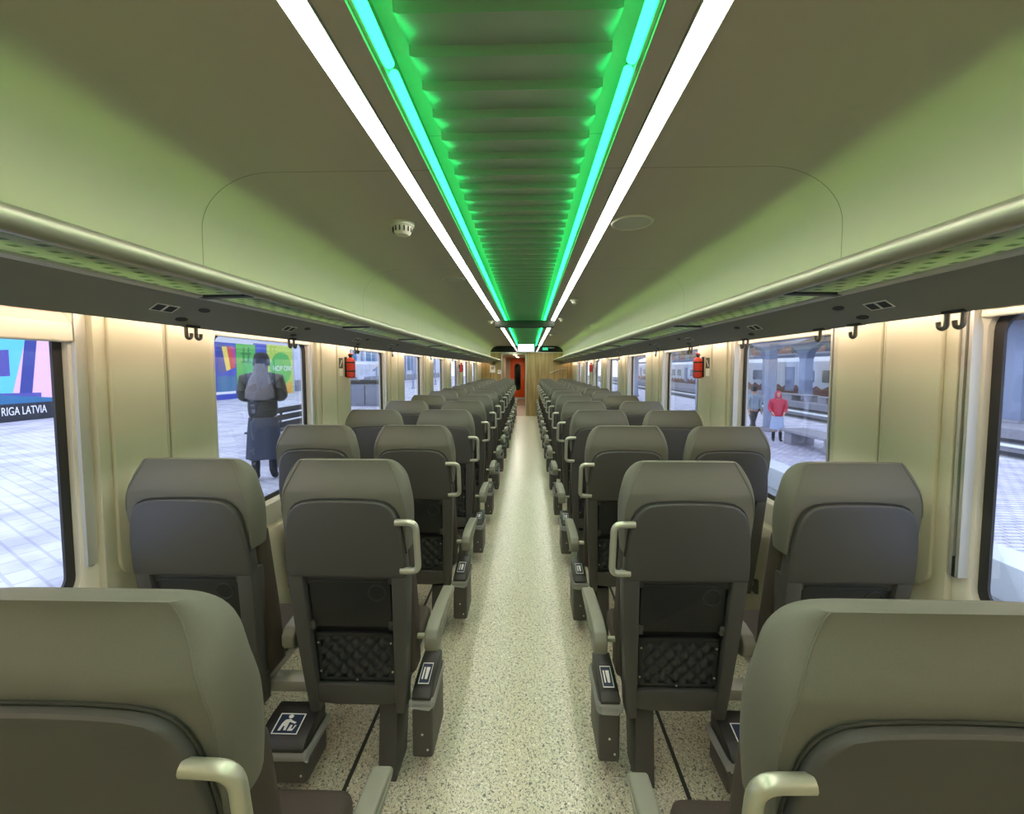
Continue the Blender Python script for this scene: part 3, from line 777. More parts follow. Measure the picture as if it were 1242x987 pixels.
P_ROW, N_ROW = .854, 15
def rowY(k): return .525+P_ROW*k
AX, WX = .592, 1.145
def seat_label(kind, s, k):
    sd = SIDE[s]
    if kind == 'aisle':
        if k == 0: return 'nearest grey aisle seat cut off at the bottom %s of the photo' % sd
        return 'grey aisle seat with grab handle, %s row from the camera, %s side' % (ORD[k], sd)
    return 'grey window seat without grab handle, %s row from the camera, %s side' % (ORD[k], sd)
for s in (-1, 1):
    for kind, xx in (('aisle', AX), ('window', WX)):
        pr = make_seat(kind, s); T = tree(pr); first = True
        for k in range(N_ROW):
            if kind == 'window' and k == 0: continue
            o = pr if first else copy_tree(T)
            first = False
            o.location = (s*xx, rowY(k), 0)
            o['label'] = seat_label(kind, s, k); o['category'] = 'seat'
            o['group'] = '%s seats on the %s side' % (kind, SIDE[s])
# seat frames: one per pair
def make_frame(s):
    t = thing('seat_frame', 'frame', 'seat frame')
    ms = mir(s)
    MB().add(box(.44, 1.405, .15, .215, .283, .3265, .004), ms).build('cross_beam', M['pan'], t)
    MB().add(box(.44, 1.405, .40, .45, .290, .3265, .004), ms).build('cross_beam', M['pan'], t)
    MB().add(prism([(.07, 0), (.21, 0), (.27, .285), (.10, .285)], 'dw', s*.452, s*.522, .004)).build('pedestal', M['pedestal'], t)
    MB().add(box(1.385, 1.405, .13, .48, .24, .325, .004), ms).build('wall_bracket', M['pedestal'], t)
    return t
for s in (-1, 1):
    pr = make_frame(s); T = tree(pr)
    for k in range(N_ROW):
        o = pr if k == 0 else copy_tree(T)
        o.location = (0, rowY(k), 0)
        o['label'] = 'metal seat frame with a dark pedestal under the %s row of %s seats' % (ORD[k], SIDE[s])
        o['category'] = 'seat frame'; o['group'] = 'seat frames on the %s side' % SIDE[s]
# litter bins
def crumple(pts, amp, sd):
    rnd = random.Random(sd); return [(x+rnd.uniform(-amp, amp), y+rnd.uniform(-amp, amp), z+rnd.uniform(-amp, amp)) for x, y, z in pts]
M['bag'] = mat('plastic_bag', '#cfcdc6', .3)
M['bag'].node_tree.nodes['Principled BSDF'].inputs['Alpha'].default_value = .4
def make_bin(w, d, h, pict, sd, zb):
    t = thing('litter_bin', 'bin', 'bin')
    MB().add(prism(rrect(-w/2, w/2, 0, d, .012, 3), 'ud', zb, zb+h, .004)).build('body', M['bin'], t)
    pts = [(-.012, zb+h+.008), (-.012, zb+h+.018), (.012, zb+h+.040), (d*.55, zb+h+.058), (d, zb+h+.060), (d, zb+h+.004), (0, zb+h+.004)]
    ld = MB().add(prism(pts, 'dw', -w/2+.004, w/2-.004, .006, 2)).build('lid', M['binlid'], t)
    # sticker on the sloped lid top
    def onlid(c):
        y = .018+c[1]*(d*.5); z = zb+h+.0425+(y-.012)*(.018/(d*.55-.012))
        return (c[0]*w, y, z+.001+c[2])
    st = MB().add(box(-.26, .26, .05, .95, 0, .001), onlid).build('sticker', M['navy'], ld, ang=0)
    g = MB()
    for x0, x1, y0, y1 in ((-.26, .26, .05, .09), (-.26, .26, .91, .95), (-.26, -.235, .05, .95), (.235, .26, .05, .95)): g.add(box(x0, x1, y0, y1, .001, .0016), onlid)
    if pict:
        g.add(lathe([(.05, .001), (.05, .002), (0, .002), (0, .001)], 10), lambda c: onlid((c[0]-.02, .80+c[1]*1.6, c[2]+.001)))
        for pl in ([(-.10, .66), (.0, .70), (.05, .62), (.0, .56), (.0, .22), (-.05, .22), (-.06, .40), (-.09, .40), (-.11, .20), (-.16, .20), (-.14, .5)], [(.0, .66), (.14, .56), (.12, .50), (.0, .58)], [(.03, .20), (.05, .44), (.09, .44), (.09, .28), (.12, .28), (.14, .44), (.17, .44), (.13, .20)]):
            g.add(prism(pl, 'ud', .001, .002), onlid)
    else:
        for pl in ([(-.15, .25), (-.08, .25), (-.08, .75), (-.15, .75)], [(.0, .25), (.12, .25), (.15, .75), (-.03, .75)]): g.add(prism(pl, 'ud', .001, .002), onlid)
    g.build('pictogram', M['white'], st, ang=0)
    # plastic bag folded over the rim
    rings = []; n = 40
    base = rrect(-w/2-.004, w/2+.004, -.006, d+.004, .014, 3)
    m_ = len(base); rnd = random.Random(sd)
    for zz, gr, am in ((zb+h+.010, -.003, .001), (zb+h+.004, .005, .003), (zb+h-.008, .008, .005), (zb+h-.018, .005, .005), (zb+h-.027, .006, .007), (zb+h-.022, .001, .003)):
        ring = []
        for i in range(m_):
            x, y = base[i]; cx, cy = x, y-d/2; L = math.hypot(cx, cy)
            ring.append((x+cx/L*gr+rnd.uniform(-am, am), y+cy/L*gr+rnd.uniform(-am, am), zz+rnd.uniform(-am, am)))
        rings.append(ring)
    bg = MB().add(loft(rings, cap=False)).build('bag', M['bag'], t, ang=80)
    g = MB()
    for x, z in ((0, zb+.09), (w/2-.02, zb+.03)): g.add(lathe([(0, -.003), (.004, -.002), (.005, .002), (0, .002)], 10, 'y', (x, 0, z)))
    g.build('screw', M['alu'], t)
    MB().add(box(-.03, .03, d+.0005, d+.012, zb+.05, zb+h-.06, .002)).build('mount_plate', M['dark'], t)
    return t
for s in (-1, 1):
    pr = make_bin(.080, .20, .225, False, 3+s, .098); T = tree(pr)
    for k in range(1, N_ROW):
        o = pr if k == 1 else copy_tree(T)
        o.location = (s*.352, rowY(k)+.075, 0)
        o['label'] = 'slim dark litter bin on the aisle side of the %s row of %s seats' % (ORD[k], SIDE[s])
        o['category'] = 'bin'; o['group'] = 'aisle litter bins on the %s side' % SIDE[s]
    o = make_bin(.185, .155, .118, True, 11+s, .082)
    o.location = (s*.838, rowY(1)-.02, 0)
    o['label'] = 'wide dark litter bin between the window and aisle seats of the second %s row' % SIDE[s]
    o['category'] = 'bin'; o['group'] = 'wide litter bins between the seats'

# ------------------------------------------------------------------ outdoors
def skin(name, nodes, edges, m, parent, lv=2):
    me = bpy.data.meshes.new(name); me.from_pydata([n[:3] for n in nodes], edges, [])
    o = bpy.data.objects.new(name, me); COL.objects.link(o); o.parent = parent
    md = o.modifiers.new('skin', 'SKIN'); md.use_smooth_shade = True
    if not me.skin_vertices: bpy.context.view_layer.objects.active = o
    lay = me.skin_vertices[0].data if me.skin_vertices else None
    for i, n in enumerate(nodes):
        r = n[3]; r = r if isinstance(r, tuple) else (r, r)
        lay[i].radius = r; lay[i].use_root = (i == 0)
    sb = o.modifiers.new('sub', 'SUBSURF'); sb.levels = lv; sb.render_levels = lv
    me.materials.append(m); return o
def hand(nodes, edges, base, wrist, dirv, side, r=.011):
    """palm and five fingers grown from a wrist"""
    d = Vector(dirv).normalized(); sd = Vector(side).normalized(); w = Vector(wrist); i0 = len(nodes)
    nodes.append((*(w+d*.05), .026)); edges.append((base, i0))
    for k, (off, ln) in enumerate(((-.027, .065), (-.009, .075), (.009, .07), (.026, .055))):
        a = len(nodes); p = w+d*.09+sd*off
        nodes.append((*p, r)); edges.append((i0, a))
        nodes.append((*(p+d*ln*.6), r*.9)); edges.append((a, a+1))
        nodes.append((*(p+d*ln-sd.cross(d)*.012), r*.75)); edges.append((a+1, a+2))
    a = len(nodes); p = w+d*.045-sd*.035
    nodes.append((*p, r)); edges.append((i0, a)); nodes.append((*(p+d*.045-sd*.012), r*.85)); edges.append((a, a+1))

def person(label, loc, rz, scale, style):
    t = thing('person', label, 'person', loc, rz); t.scale = (scale,)*3
    # body faces +Y, 1.70 tall
    sp = style
    ank = .09
    n = [(0, 0, .93, (.14, .11)), (0, .005, 1.08, (.13, .095)), (0, .0, 1.25, (.145, .10)), (0, -.01, 1.39, (.12, .085)), (0, -.005, 1.46, .052), (0, .01, 1.56, .055)]
    e = [(0, 1), (1, 2), (2, 3), (3, 4), (4, 5)]
    for q in (-1, 1):
        i = len(n)
        n += [(q*.095, 0, .86, .09), (q*.10, .01+sp['step']*q*.1, .48, .058), (q*.105, -.02+sp['step']*q*.2, ank+.05, .034), (q*.106, .005+sp['step']*q*.2, .07, .018)]
        e += [(0, i), (i, i+1), (i+1, i+2), (i+2, i+3)]
        i = len(n); el = sp['elbow']; wr = sp['wrist']
        n += [(q*.185, -.01, 1.385, .052), (q*el[0], el[1], el[2], .04), (q*wr[0], wr[1], wr[2], .027)]
        e += [(3, i), (i, i+1), (i+1, i+2)]
        dv = Vector((q*wr[0]-q*el[0], wr[1]-el[1], wr[2]-el[2]))
        hand(n, e, i+2, (q*wr[0], wr[1], wr[2]), dv, (0, 1, 0) if abs(dv.normalized().z) > .6 else (0, 0, 1))
    skin('body', n, e, M['skin'], t, 2)
    hd = MB().add(loft([[(rx*cos(2*pi*k/20), cy+ry*sin(2*pi*k/20), z) for k in range(20)] for z, rx, ry, cy in
        ((1.485, .03, .03, .02), (1.50, .048, .055, .025), (1.53, .060, .075, .018), (1.57, .068, .088, .012), (1.61, .073, .092, .006), (1.65, .072, .090, .002), (1.68, .060, .076, 0), (1.70, .036, .046, -.002), (1.706, .01, .012, 0))]))
    # nose and ears on the head
    hd.add(loft([[(x*.014, .098+.0*x, 1.60), (-x*.014, .098, 1.60), (0, .085, 1.60)] for x in (.6,)] + [[(.016, .094, 1.565), (-.016, .094, 1.565), (0, .118, 1.568)]] + [[(.01, .09, 1.555), (-.01, .09, 1.555), (0, .10, 1.556)]]))
    for q in (-1, 1): hd.add(lathe([(0, -.008), (.022, -.004), (.024, .006), (0, .008)], 10, 'x', (q*.073, -.005, 1.595)))
    ho = hd.build('head', M['skin'], t)
    fm = MB()
    for q in (-1, 1): fm.add(lathe([(0, 0), (.010, .002), (.010, -.004), (0, -.004)], 8, 'y', (q*.03, .090, 1.605)))
    fm.add(box(-.022, .022, .088, .096, 1.532, 1.538)); fm.build('face_marks', M['darkhair'], ho)
    # coat
    c = [(0, 0, sp['hem'], (.205, .165)), (0, 0, 1.05, (.19, .14)), (0, 0, 1.25, (.19, .14)), (0, -.01, 1.40, (.15, .11)), (0, 0, 1.475, .075)]
    ce = [(0, 1), (1, 2), (2, 3), (3, 4)]
    for q in (-1, 1):
        i = len(c); el = sp['elbow']; wr = sp['wrist']
        c += [(q*.20, -.01, 1.375, .085), (q*el[0], el[1], el[2], .070), (q*(wr[0]*.9+el[0]*.1), wr[1]*.9+el[1]*.1, wr[2]*.9+el[2]*.1, .052)]
        ce += [(3, i), (i, i+1), (i+1, i+2)]
    co = skin('coat', c, ce, sp['coat'], t, 2)
    if sp.get('ribs'):
        g = MB()
        for z in (1.0, 1.08): g.add(tube([(.160*cos(2*pi*k/28), .118*sin(2*pi*k/28), z) for k in range(28)], .020, 6, closed=True))
        g.build('quilting', sp['coat'], co)
    if sp.get('skirt'):
        top, bot = .86, sp['skirt']
        MB().add(loft([[((r0+.008*cos(6*2*pi*k/48)*f)*cos(2*pi*k/48), (r0*.8+.008*cos(6*2*pi*k/48)*f)*sin(2*pi*k/48), z) for k in range(48)] for z, r0, f in
            ((top, .17, 0), (top-.2, .19, .5), ((top+bot)/2-.1, .20, 1), (bot, .21, 1.6))])).build('skirt', sp['skirtmat'], t, ang=60)
    if sp.get('pants'):
        pn = [(0, 0, .93, (.15, .12))]; pe = []
        for q in (-1, 1):
            i = len(pn); pn += [(q*.098, 0, .82, .10), (q*.10, .01+sp['step']*q*.1, .48, .078), (q*.105, -.02+sp['step']*q*.2, .11, .062)]
            pe += [(0, i), (i, i+1), (i+1, i+2)]
        skin('trousers', pn, pe, sp['pants'], t, 2)
    for q in (-1, 1):
        y = sp['step']*q*.2
        skin('boot', [(q*.105, -.02+y, .07, .052), (q*.10, -.01+y*.7, sp['boot'], .058), (q*.112, .06+y, .045, .042), (q*.118, .13+y, .036, .034)], [(0, 1), (0, 2), (2, 3)], M['boot'], t, 2)
    if sp.get('hair'):
        L = sp['hair']
        MB().add(loft([[(rx*cos(2*pi*k/24)+.006*cos(7*2*pi*k/24), cy+ry*sin(2*pi*k/24), z) for k in range(24)] for z, rx, ry, cy in
            ((L, .10, .03, -.165), (L+.03, .165, .045, -.16), (L+.12, .16, .05, -.155), (1.38, .115, .055, -.125), (1.46, .085, .055, -.085), (1.53, .078, .065, -.045), (1.60, .074, .070, -.028), (1.64, .04, .04, -.02))])).build('hair', sp['hairmat'], t, ang=60)
    if sp.get('cap'):
        MB().add(lathe([(0, 1.735), (.045, 1.730), (.080, 1.70), (.096, 1.65), (.101, 1.58), (.100, 1.555), (.090, 1.55)], 20)).build('beanie', sp['cap'], t)
    if sp.get('hood'):
        g = MB().add(loft([[(rx*cos(R(-250+320*k/20)), cy+ry*sin(R(-250+320*k/20)), z) for k in range(21)] for z, rx, ry, cy in
            ((1.46, .10, .10, -.02), (1.52, .105, .11, -.02), (1.60, .10, .11, -.02), (1.68, .085, .10, -.015), (1.73, .04, .05, -.01))], cap=False))
        g.build('hood', sp['coat'], t, ang=80)
    return t

# --- left side: platform, hoarding, woman, bench, pale building
PLZ = .12
CROT = (Matrix.Rotation(.0254, 4, 'Z') @ Matrix.Rotation(pi/2-.0562, 4, 'X')).to_3x3()
struct(MB().add(box(-26, -1.62, -6, 75, PLZ-.15, PLZ)).build('ground_platform_left', M['pave_l'], ang=0), 'pale snowy paved station platform outside the left windows', 'platform')
HX = -13.95
def hq(px, py):                       # a point on the hoarding's own plane
    v = CROT @ Vector(((px-7-621)/494, -(py+19.2-493.5)/494, -1)); t = (HX-CAM[0])/v[0]
    return (v[1]*t, CAM[2]+v[2]*t)
def poly(mb, pts, t0=.02, t1=.03):
    mb.add(prism([hq(*p) for p in pts], 'dw', HX+t0, HX+t1)); return mb
def hoard(label, y0, y1, z1, m, deco):
    t = thing('billboard', label, 'billboard', (0, 0, 0), group='billboards along the left platform')
    MB().add(box(HX-.08, HX+.02, y0, y1, PLZ, z1, .005)).build('board', m, t, ang=0)
    for mm, pts, nm in deco:
        poly(MB(), pts, .02, .028+.002*random.random()).build(nm, mm, t, ang=0)
    for y in (y0+.2, y1-.2): MB().add(box(HX-.5, HX-.08, y-.05, y+.05, PLZ, 1.0)).build('brace', M['rail'], t, ang=0)
    return t
b1 = hoard('tall pink and blue billboard with a black lettered base outside the nearest left window', 8.6, 12.6, 3.6, M['ppink'], [
    (M['pcyan'], [(-30, 380), (26, 380), (30, 408), (14, 478), (-30, 478)], 'cyan_patch'),
    (M['pblue'], [(-30, 380), (6, 380), (10, 450), (-30, 450)], 'blue_patch'),
    (M['ppurple'], [(-30, 426), (9, 424), (11, 456), (-30, 458)], 'purple_patch'),
    (M['pnavy'], [(32, 380), (46, 380), (38, 478), (23, 478)], 'navy_beam'),
    (M['pteal'], [(-30, 478), (64, 482), (64, 492), (-30, 496)], 'teal_strip'),
    (M['ppurple'], [(-30, 478), (49, 476), (49, 484), (-30, 487)], 'purple_strip'),
])
zz = hq(0, 512)
MB().add(box(HX+.02, HX+.05, 8.6, 12.6, PLZ, .60)).build('lettered_base', M['pblack'], b1, ang=0)
tx = text_mesh('RIGA LATVIA', .32, 'lettering', M['pwhite'], b1, (HX+.052, hq(28, 498)[0], hq(28, 498)[1]), (pi/2, 0, pi/2), .004); tx.scale = (.55, 1, 1)
hoard('blue billboard with a yellow and red ribbon graphic, left of the woman', 17.4, 19.2, 2.75, M['pblue'], [
    (M['pnavy'], [(263, 417), (275, 418), (276, 450), (263, 452)], 'navy_patch'),
    (M['pyellow'], [(268, 420), (274, 420), (279, 448), (274, 450)], 'yellow_ribbon'),
    (M['pred'], [(274, 420), (279, 420), (285, 445), (279, 448)], 'red_ribbon'),
    (M['pmagenta'], [(279, 420), (284, 421), (285.5, 440), (284, 442)], 'magenta_ribbon'),
    (M['pteal'], [(263, 456), (285.5, 456), (285.5, 474), (263, 476)], 'teal_patch'),
    (M['pwhite'], [(259, 476), (285.5, 474), (285.5, 477), (259, 479)], 'white_strip'),
])
hoard('green billboard with line drawings of towers, behind the woman', 19.22, 20.6, 2.75, M['pgreen'], [
    (M['pdgreen'], [(294, 421), (296, 421), (296, 440), (294, 440)], 'tower_drawing'),
    (M['pdgreen'], [(300, 421), (302, 421), (302, 440), (300, 440)], 'tower_drawing'),
    (M['pdgreen'], [(292, 428), (304, 428), (304, 430), (292, 430)], 'tower_drawing'),
    (M['pdgreen'], [(292, 438), (304, 438), (304, 440), (292, 440)], 'tower_drawing'),
])
hoard('narrow dark blue billboard directly behind the head of the woman', 20.62, 21.5, 2.85, M['pblue'], [
    (M['pnavy'], [(313, 440), (322, 440), (322, 470), (313, 472)], 'navy_patch')])
b4 = hoard('lime green billboard reading HOP ON, right of the woman', 21.52, 23.9, 2.85, M['plime'], [
    (M['pgreen'], [(340+13*cos(2*pi*i/20), 447+20*sin(2*pi*i/20)) for i in range(20)], 'green_blob'),
    (M['porange'], [(340, 470), (354, 462), (354, 477), (340, 479)], 'orange_corner')])
yy, z_ = hq(342, 447)
text_mesh('HOP ON!', .42, 'lettering', M['pwhite'], b4, (HX+.04, yy, z_), (pi/2, 0, pi/2), .004)
# pale building beyond
bl = thing('station_building', 'pale blue-white station building along the left platform', 'building', (-16.5, 0, PLZ))
MB().add(box(-4, 0, 4, 17.0, 0, 9)).build('wall', M['facade'], bl, ang=0)
MB().add(box(-4, 1.9, 25.2, 70, 0, 9)).build('wall', M['facade'], bl, ang=0)
MB().add(box(-4, .2, 17.0, 25.2, 0, 9)).build('wall', M['facade'], bl, ang=0)
MB().add(box(1.9, 1.98, 25.2, 70, 0, .7)).build('plinth', M['greybox'], bl, ang=0)
for i in range(9):
    y = 27+i*4.2
    MB().add(box(1.9, 2.05, y, y+.35, 0, 8.5)).build('pilaster', M['bluegrey'], bl, ang=0)
    wd = MB().add(box(1.9, 1.96, y+1.2, y+3.2, 1.2, 3.4)).build('window', M['pteal'], bl, ang=0)
    MB().add(box(1.93, 2.0, y+2.15, y+2.25, 1.2, 3.4)).build('glazing_bar', M['white'], wd, ang=0)
MB().add(box(1.9, 2.0, 25.2, 70, 3.9, 4.15)).build('cornice', M['bluegrey'], bl, ang=0)
# woman with her back to the train
person('person in a black puffer jacket and dark skirt seen from behind, long grey hair', (-3.38, 5.16, PLZ), R(22), .955, dict(step=0, elbow=(.245, .0, 1.12), wrist=(.11, .22, 1.10), hem=.76, coat=M['jacket'], ribs=True, skirt=.30, skirtmat=M['skirt'], boot=.38, hair=1.10, hairmat=M['greyhair'], cap=M['beanie']))
# slatted bench
t = thing('bench', 'dark slatted platform bench beside the woman in black', 'bench', (-3.95, 7.1, PLZ), R(90))
for z, y in ((.78, -.05), (.66, -.035), (.54, -.02)): MB().add(box(-.9, .9, y-.015, y+.015, z-.045, z+.045, .006)).build('back_slat', M['benchslat'], t)
for y in (.06, .17, .28, .39): MB().add(box(-.9, .9, y-.045, y+.045, .42, .45, .006)).build('seat_slat', M['benchslat'], t)
for x in (-.7, .7):
    MB().add(tube(fillet([(x, -.05, .82), (x, .0, .43), (x, .02, 0)], .05), .02)).build('leg', M['rail'], t)
    MB().add(tube(fillet([(x, .0, .41), (x, .42, .41), (x, .45, 0)], .05), .02)).build('leg', M['rail'], t)
# cabinet, basin and bin seen through the third window on the left
t = thing('utility_cabinet', 'grey cabinet with a dark top on the left platform', 'cabinet', (-6.2, 15.8, PLZ))
MB().add(box(-.55, .55, -.4, .4, 0, .85, .01)).build('body', M['greybox'], t); MB().add(box(-.58, .58, -.43, .43, .85, 1.0, .01)).build('top', M['dark'], t)
MB().add(box(-.02, .02, -.405, -.4, .05, .8)).build('door_gap', M['dark'], t, ang=0)
t = thing('planter', 'white bowl shaped planter on a pedestal on the left platform', 'planter', (-8.6, 20.8, PLZ))
MB().add(lathe([(0, 1.75), (.85, 1.75), (.95, 1.80), (.95, 1.65), (.55, 1.30), (.20, 1.05), (.14, .9), (.14, .2), (.4, .1), (.4, 0), (0, 0)], 24)).build('bowl', M['trainwhite'], t)
MB().add(lathe([(.80, 1.75), (.80, 1.78), (0, 1.80)], 24)).build('soil', M['greybox'], t)
for i, (y, x) in enumerate(((22, -8.2), (29, -8.2), (36, -8.2))):
    t = thing('platform_pole', 'thin grey pole on the left platform, %s from the train front seats' % ORD[i], 'pole', (x, y, PLZ), group='poles on the left platform')
    MB().add(lathe([(0, 0), (.14, 0), (.14, .06), (.055, .08), (.05, 6), (0, 6)], 14)).build('shaft', M['bluegrey'], t)
    MB().add(box(-.05, 1.1, -.05, .05, 4.6, 4.75, .01)).build('arm', M['bluegrey'], t)

# --- right side: ballast, platform, tracks, far platform, train
RZ = -.75
struct(MB().add(box(1.62, 60, -8, 130, -1.5, -1.2)).build('ground_ballast', M['ballast'], ang=0), 'grey ballast ground outside the right windows', 'ground')
rp = MB().add(box(6.0, 12.4, -8, 120, -1.2, RZ, .01))
struct(rp.build('ground_platform_right', M['pave_r'], ang=0), 'damp paved platform outside the right windows', 'platform')
struct(MB().add(box(5.7, 6.25, -8, 120, -1.2, RZ+.012, .01)).build('kerb_right', M['edge'], ang=0), 'pale stone edge of the platform outside the right windows', 'platform edge')
fp = MB().add(box(18.6, 23.3, -8, 130, -1.2, RZ, .01))
struct(fp.build('ground_platform_far', M['concrete'], ang=0), 'grey far platform beyond the tracks outside the right windows', 'platform')
for i, x in enumerate((13.6, 15.12, 16.4, 17.92)):
    o = MB().add(prism([(x-.07, -1.2), (x+.07, -1.2), (x+.02, -1.16), (x+.035, -1.04), (x-.035, -1.04), (x-.02, -1.16)], 'uw', -8, 120)).build('rail', M['rail'], ang=0)
    tag(o, 'steel running rail outside the right windows, %s from the near platform' % ORD[i], 'rail', 'rails between the right platforms')
sl = MB()
for tr in (14.36, 17.16):
    for i in range(140): sl.add(box(tr-1.05, tr+1.05, -4+i*.7, -4+i*.7+.25, -1.25, -1.202))
tag(sl.build('sleepers', M['concrete'], ang=0), 'concrete sleepers under the rails between the right platforms', 'sleepers', kind='stuff')
t = thing('track_fence', 'low pale cable duct between the two tracks on the right', 'duct', (15.76, 0, -1.2))
MB().add(box(-.2, .2, -8, 120, 0, .22, .01)).build('duct', M['concrete'], t, ang=0)
MB().add(box(-.22, .22, -8, 120, .22, .26, .01)).build('duct_cover', M['edge'], t, ang=0)
for i, y in enumerate((9.0, 15.2, 21.4, 27.6, 33.8, 40.0)):
    t = thing('canopy_column', 'blue-grey steel canopy column on the near right platform, %s from the camera' % ORD[i], 'column', (8.95, y, RZ), group='canopy columns on the near platform')
    MB().add(box(-.2, .2, -.2, .2, 0, .15, .01)).build('base', M['concrete'], t, ang=0)
    MB().add(box(-.15, .15, -.15, .15, .15, 3.46, .02)).build('shaft', M['bluegrey'], t)
    MB().add(prism([(-.15, 3.0), (.15, 3.0), (1.3, 3.40), (1.3, 3.46), (-1.3, 3.46), (-1.3, 3.40)], 'uw', -.12, .12, .01)).build('bracket', M['bluegrey'], t)
for x0, x1, zt, lb, m in ((8.1, 9.8, 2.72, 'dark canopy roof over the near right platform', 'canopy'), (18.9, 22.9, 3.6, 'brownish canopy roof over the far right platform', 'canopy')):
    t = thing('platform_canopy', lb, 'canopy', ((x0+x1)/2, 0, zt))
    hw = (x1-x0)/2
    MB().add(prism([(-hw, .0), (hw, .0), (hw, .35), (0, .55), (-hw, .35)], 'uw', 6.5, 110, .01)).build('roof', M[m], t, ang=0)
    for i in range(16): MB().add(box(-hw, hw, 8+i*6.2, 8.2+i*6.2, -.12, .02)).build('beam', M['rail'], t, ang=0)
for i, y in enumerate((11.6, 17.9, 24.4, 31.3, 36.2, 42.5, 49)):
    t = thing('canopy_column', 'wide blue-grey column with an arched head on the far right platform, %s from the camera' % ORD[i], 'column', (21.0, y, RZ), group='canopy columns on the far platform')
    MB().add(box(-.45, .45, -.45, .45, 0, .12, .01)).build('base', M['concrete'], t, ang=0)
    MB().add(prism([(-.36, .12), (.36, .12), (.34, 2.9), (.55, 3.5), (1.2, 3.95), (1.9, 4.1), (1.9, 4.35), (-1.9, 4.35), (-1.9, 4.1), (-1.2, 3.95), (-.55, 3.5), (-.34, 2.9)], 'dw', -.3, .3, .02), lambda c, y=0: c).build('shaft', M['bluegrey'], t)
# white train
t = thing('passenger_train', 'white passenger train with rust coloured lower panels on the far track', 'train', (25.4, 0, RZ-.3))
for c in range(4):
    y0 = 4+c*24.6; y1 = y0+24
    cs = [(-1.35, .35), (-1.42, 1.0), (-1.42, 2.5), (-1.30, 3.2), (-.9, 3.6), (.9, 3.6), (1.30, 3.2), (1.42, 2.5), (1.42, 1.0), (1.35, .35)]
    ca = MB().add(prism(cs, 'uw', y0, y1, .03)).build('carriage', M['trainwhite'], t, ang=40)
    for i in range(9):
        if i in (3, 6):
            MB().add(box(-1.45, -1.40, y0+1.0+i*2.55, y0+2.3+i*2.55, .55, 2.75, .01)).build('carriage_door', M['bluegrey'], ca, ang=0)
        else:
            MB().add(prism(rrect(y0+1.0+i*2.55, y0+2.6+i*2.55, 1.45, 2.45, .1, 3), 'dw', -1.46, -1.40)).build('carriage_window', M['traindark'], ca, ang=0)
    pts = [(y0, .35), (y1, .35), (y1, 1.15)]
    q = y1
    while q > y0+1.3:
        pts += [(q-.65, .85), (q-1.3, 1.15)]; q -= 1.3
    pts += [(y0, 1.1)]
    MB().add(prism(pts, 'dw', -1.445, -1.38)).build('lower_panel', M['trainrust'], ca, ang=0)
    for f in (.12, .4, .68): MB().add(prism(rrect(-.85, .85, 3.55, 4.0, .05, 3, .2), 'uw', y0+f*24, y0+f*24+4.5, .05)).build('roof_unit', M['greybox'], ca)
    for f in (3.5, 20.5):
        for w in (-1.2, 1.2):
            MB().add(lathe([(0, -.08), (.40, -.08), (.44, -.04), (.44, .04), (.40, .08), (0, .08)], 18, 'x', (-.8, y0+f+w, .22))).build('wheel', M['rail'], ca)
t = thing('station_hall', 'long reddish brick building far behind the white train', 'building', (44, 60, RZ))
MB().add(box(-4, 4, -60, 70, 0, 9)).build('wall', M['hall'], t, ang=0)
MB().add(prism([(-4.4, 9), (4.4, 9), (0, 11.5)], 'uw', -60, 70)).build('roof', M['canopy'], t, ang=0)
for i in range(18): MB().add(box(-4.06, -4, -56+i*7, -53+i*7, 2.0, 6.0)).build('window', M['traindark'], t, ang=0)
# concrete benches
def cbench(x, y, z, lb, rz=0):
    t = thing('concrete_bench', lb, 'bench', (x, y, z), rz, group='concrete benches on the right platforms')
    MB().add(box(-.42, .42, -1.1, 1.1, .38, .46, .01)).build('seat', M['concrete'], t)
    for q in (-.85, .85): MB().add(box(-.35, .35, q-.17, q+.17, 0, .38, .01)).build('leg', M['concrete'], t)
cbench(8.35, 11.75, RZ, 'pale concrete bench on the near right platform by the red jacket', 0)
cbench(19.6, 29.5, RZ, 'concrete bench on the far platform, beside the third column', R(0))
cbench(19.6, 26.0, RZ, 'concrete bench on the far platform, nearest the camera', R(0))
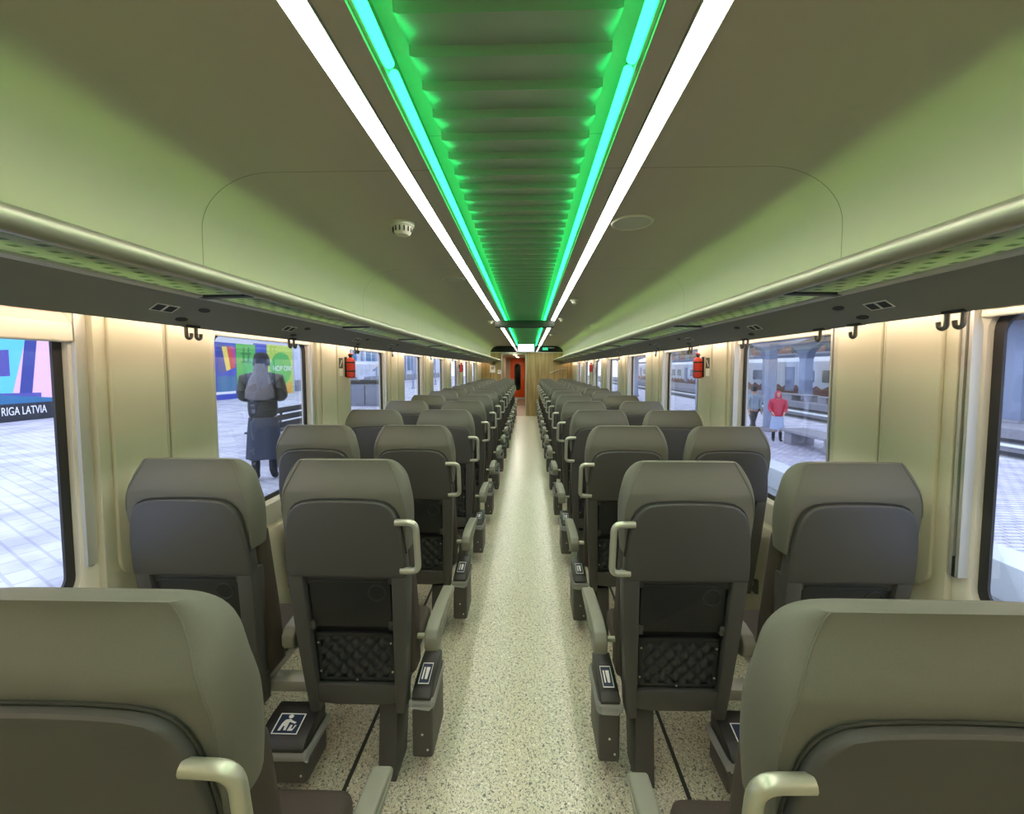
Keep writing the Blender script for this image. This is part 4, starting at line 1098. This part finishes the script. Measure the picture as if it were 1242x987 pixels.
# people on the right platform
person('person in a red hooded jacket and pale blue skirt standing on the right platform', (7.98, 13.1, RZ), R(158), .93, dict(step=0, elbow=(.245, -.01, 1.12), wrist=(.17, .15, .98), hem=.78, coat=M['redcoat'], hood=True, skirt=.42, skirtmat=M['lightskirt'], boot=.38, hair=1.30, hairmat=M['darkhair']))
person('person in a grey jacket and dark trousers walking on the right platform', (7.93, 14.4, RZ), R(195), .98, dict(step=1, elbow=(.29, -.03, 1.12), wrist=(.27, .06, .88), hem=.84, coat=M['greycoat'], pants=M['darkpants'], boot=.16, cap=M['beanie']))

# ------------------------------------------------------------------ sky and sun-less daylight
w = bpy.data.worlds.new('overcast_sky'); sc.world = w; w.use_nodes = True
nt = w.node_tree; bg = nt.nodes['Background']
tc = nt.nodes.new('ShaderNodeTexCoord'); nz = nt.nodes.new('ShaderNodeTexNoise'); nz.inputs['Scale'].default_value = 2.2; nz.inputs['Detail'].default_value = 4
r = nt.nodes.new('ShaderNodeValToRGB'); r.color_ramp.elements[0].color = (.62, .72, 1.0, 1); r.color_ramp.elements[1].color = (.80, .86, 1.0, 1)
nt.links.new(tc.outputs['Generated'], nz.inputs['Vector']); nt.links.new(nz.outputs['Fac'], r.inputs[0]); nt.links.new(r.outputs[0], bg.inputs['Color'])
bg.inputs['Strength'].default_value = 2.9

# ------------------------------------------------------------------ camera
F = 494
cd = bpy.data.cameras.new('camera'); co = bpy.data.objects.new('camera', cd); COL.objects.link(co)
cd.sensor_width = 36; cd.sensor_fit = 'HORIZONTAL'; cd.lens = F/1242*36
yaw, pitch, roll = .0254, .0562, .0001
rot = Matrix.Rotation(yaw, 4, 'Z') @ Matrix.Rotation(pi/2-pitch, 4, 'X') @ Matrix.Rotation(roll, 4, 'Z')
co.matrix_world = Matrix.Translation(CAM) @ rot
cd.shift_x = -7/1242; cd.shift_y = -19.2/1242
cd.clip_start = .02; cd.clip_end = 400
sc.camera = co

sc.view_settings.view_transform = 'Standard'; sc.view_settings.look = 'None'
sc.view_settings.exposure = 0; sc.view_settings.gamma = 1; sc.view_settings.use_curve_mapping = False
try:
    sc.cycles.max_bounces = 8; sc.cycles.diffuse_bounces = 4; sc.cycles.glossy_bounces = 3; sc.cycles.transparent_max_bounces = 12
    sc.cycles.use_denoising = True; sc.cycles.sample_clamp_indirect = 6
    sc.cycles.caustics_reflective = False; sc.cycles.caustics_refractive = False
except Exception: pass
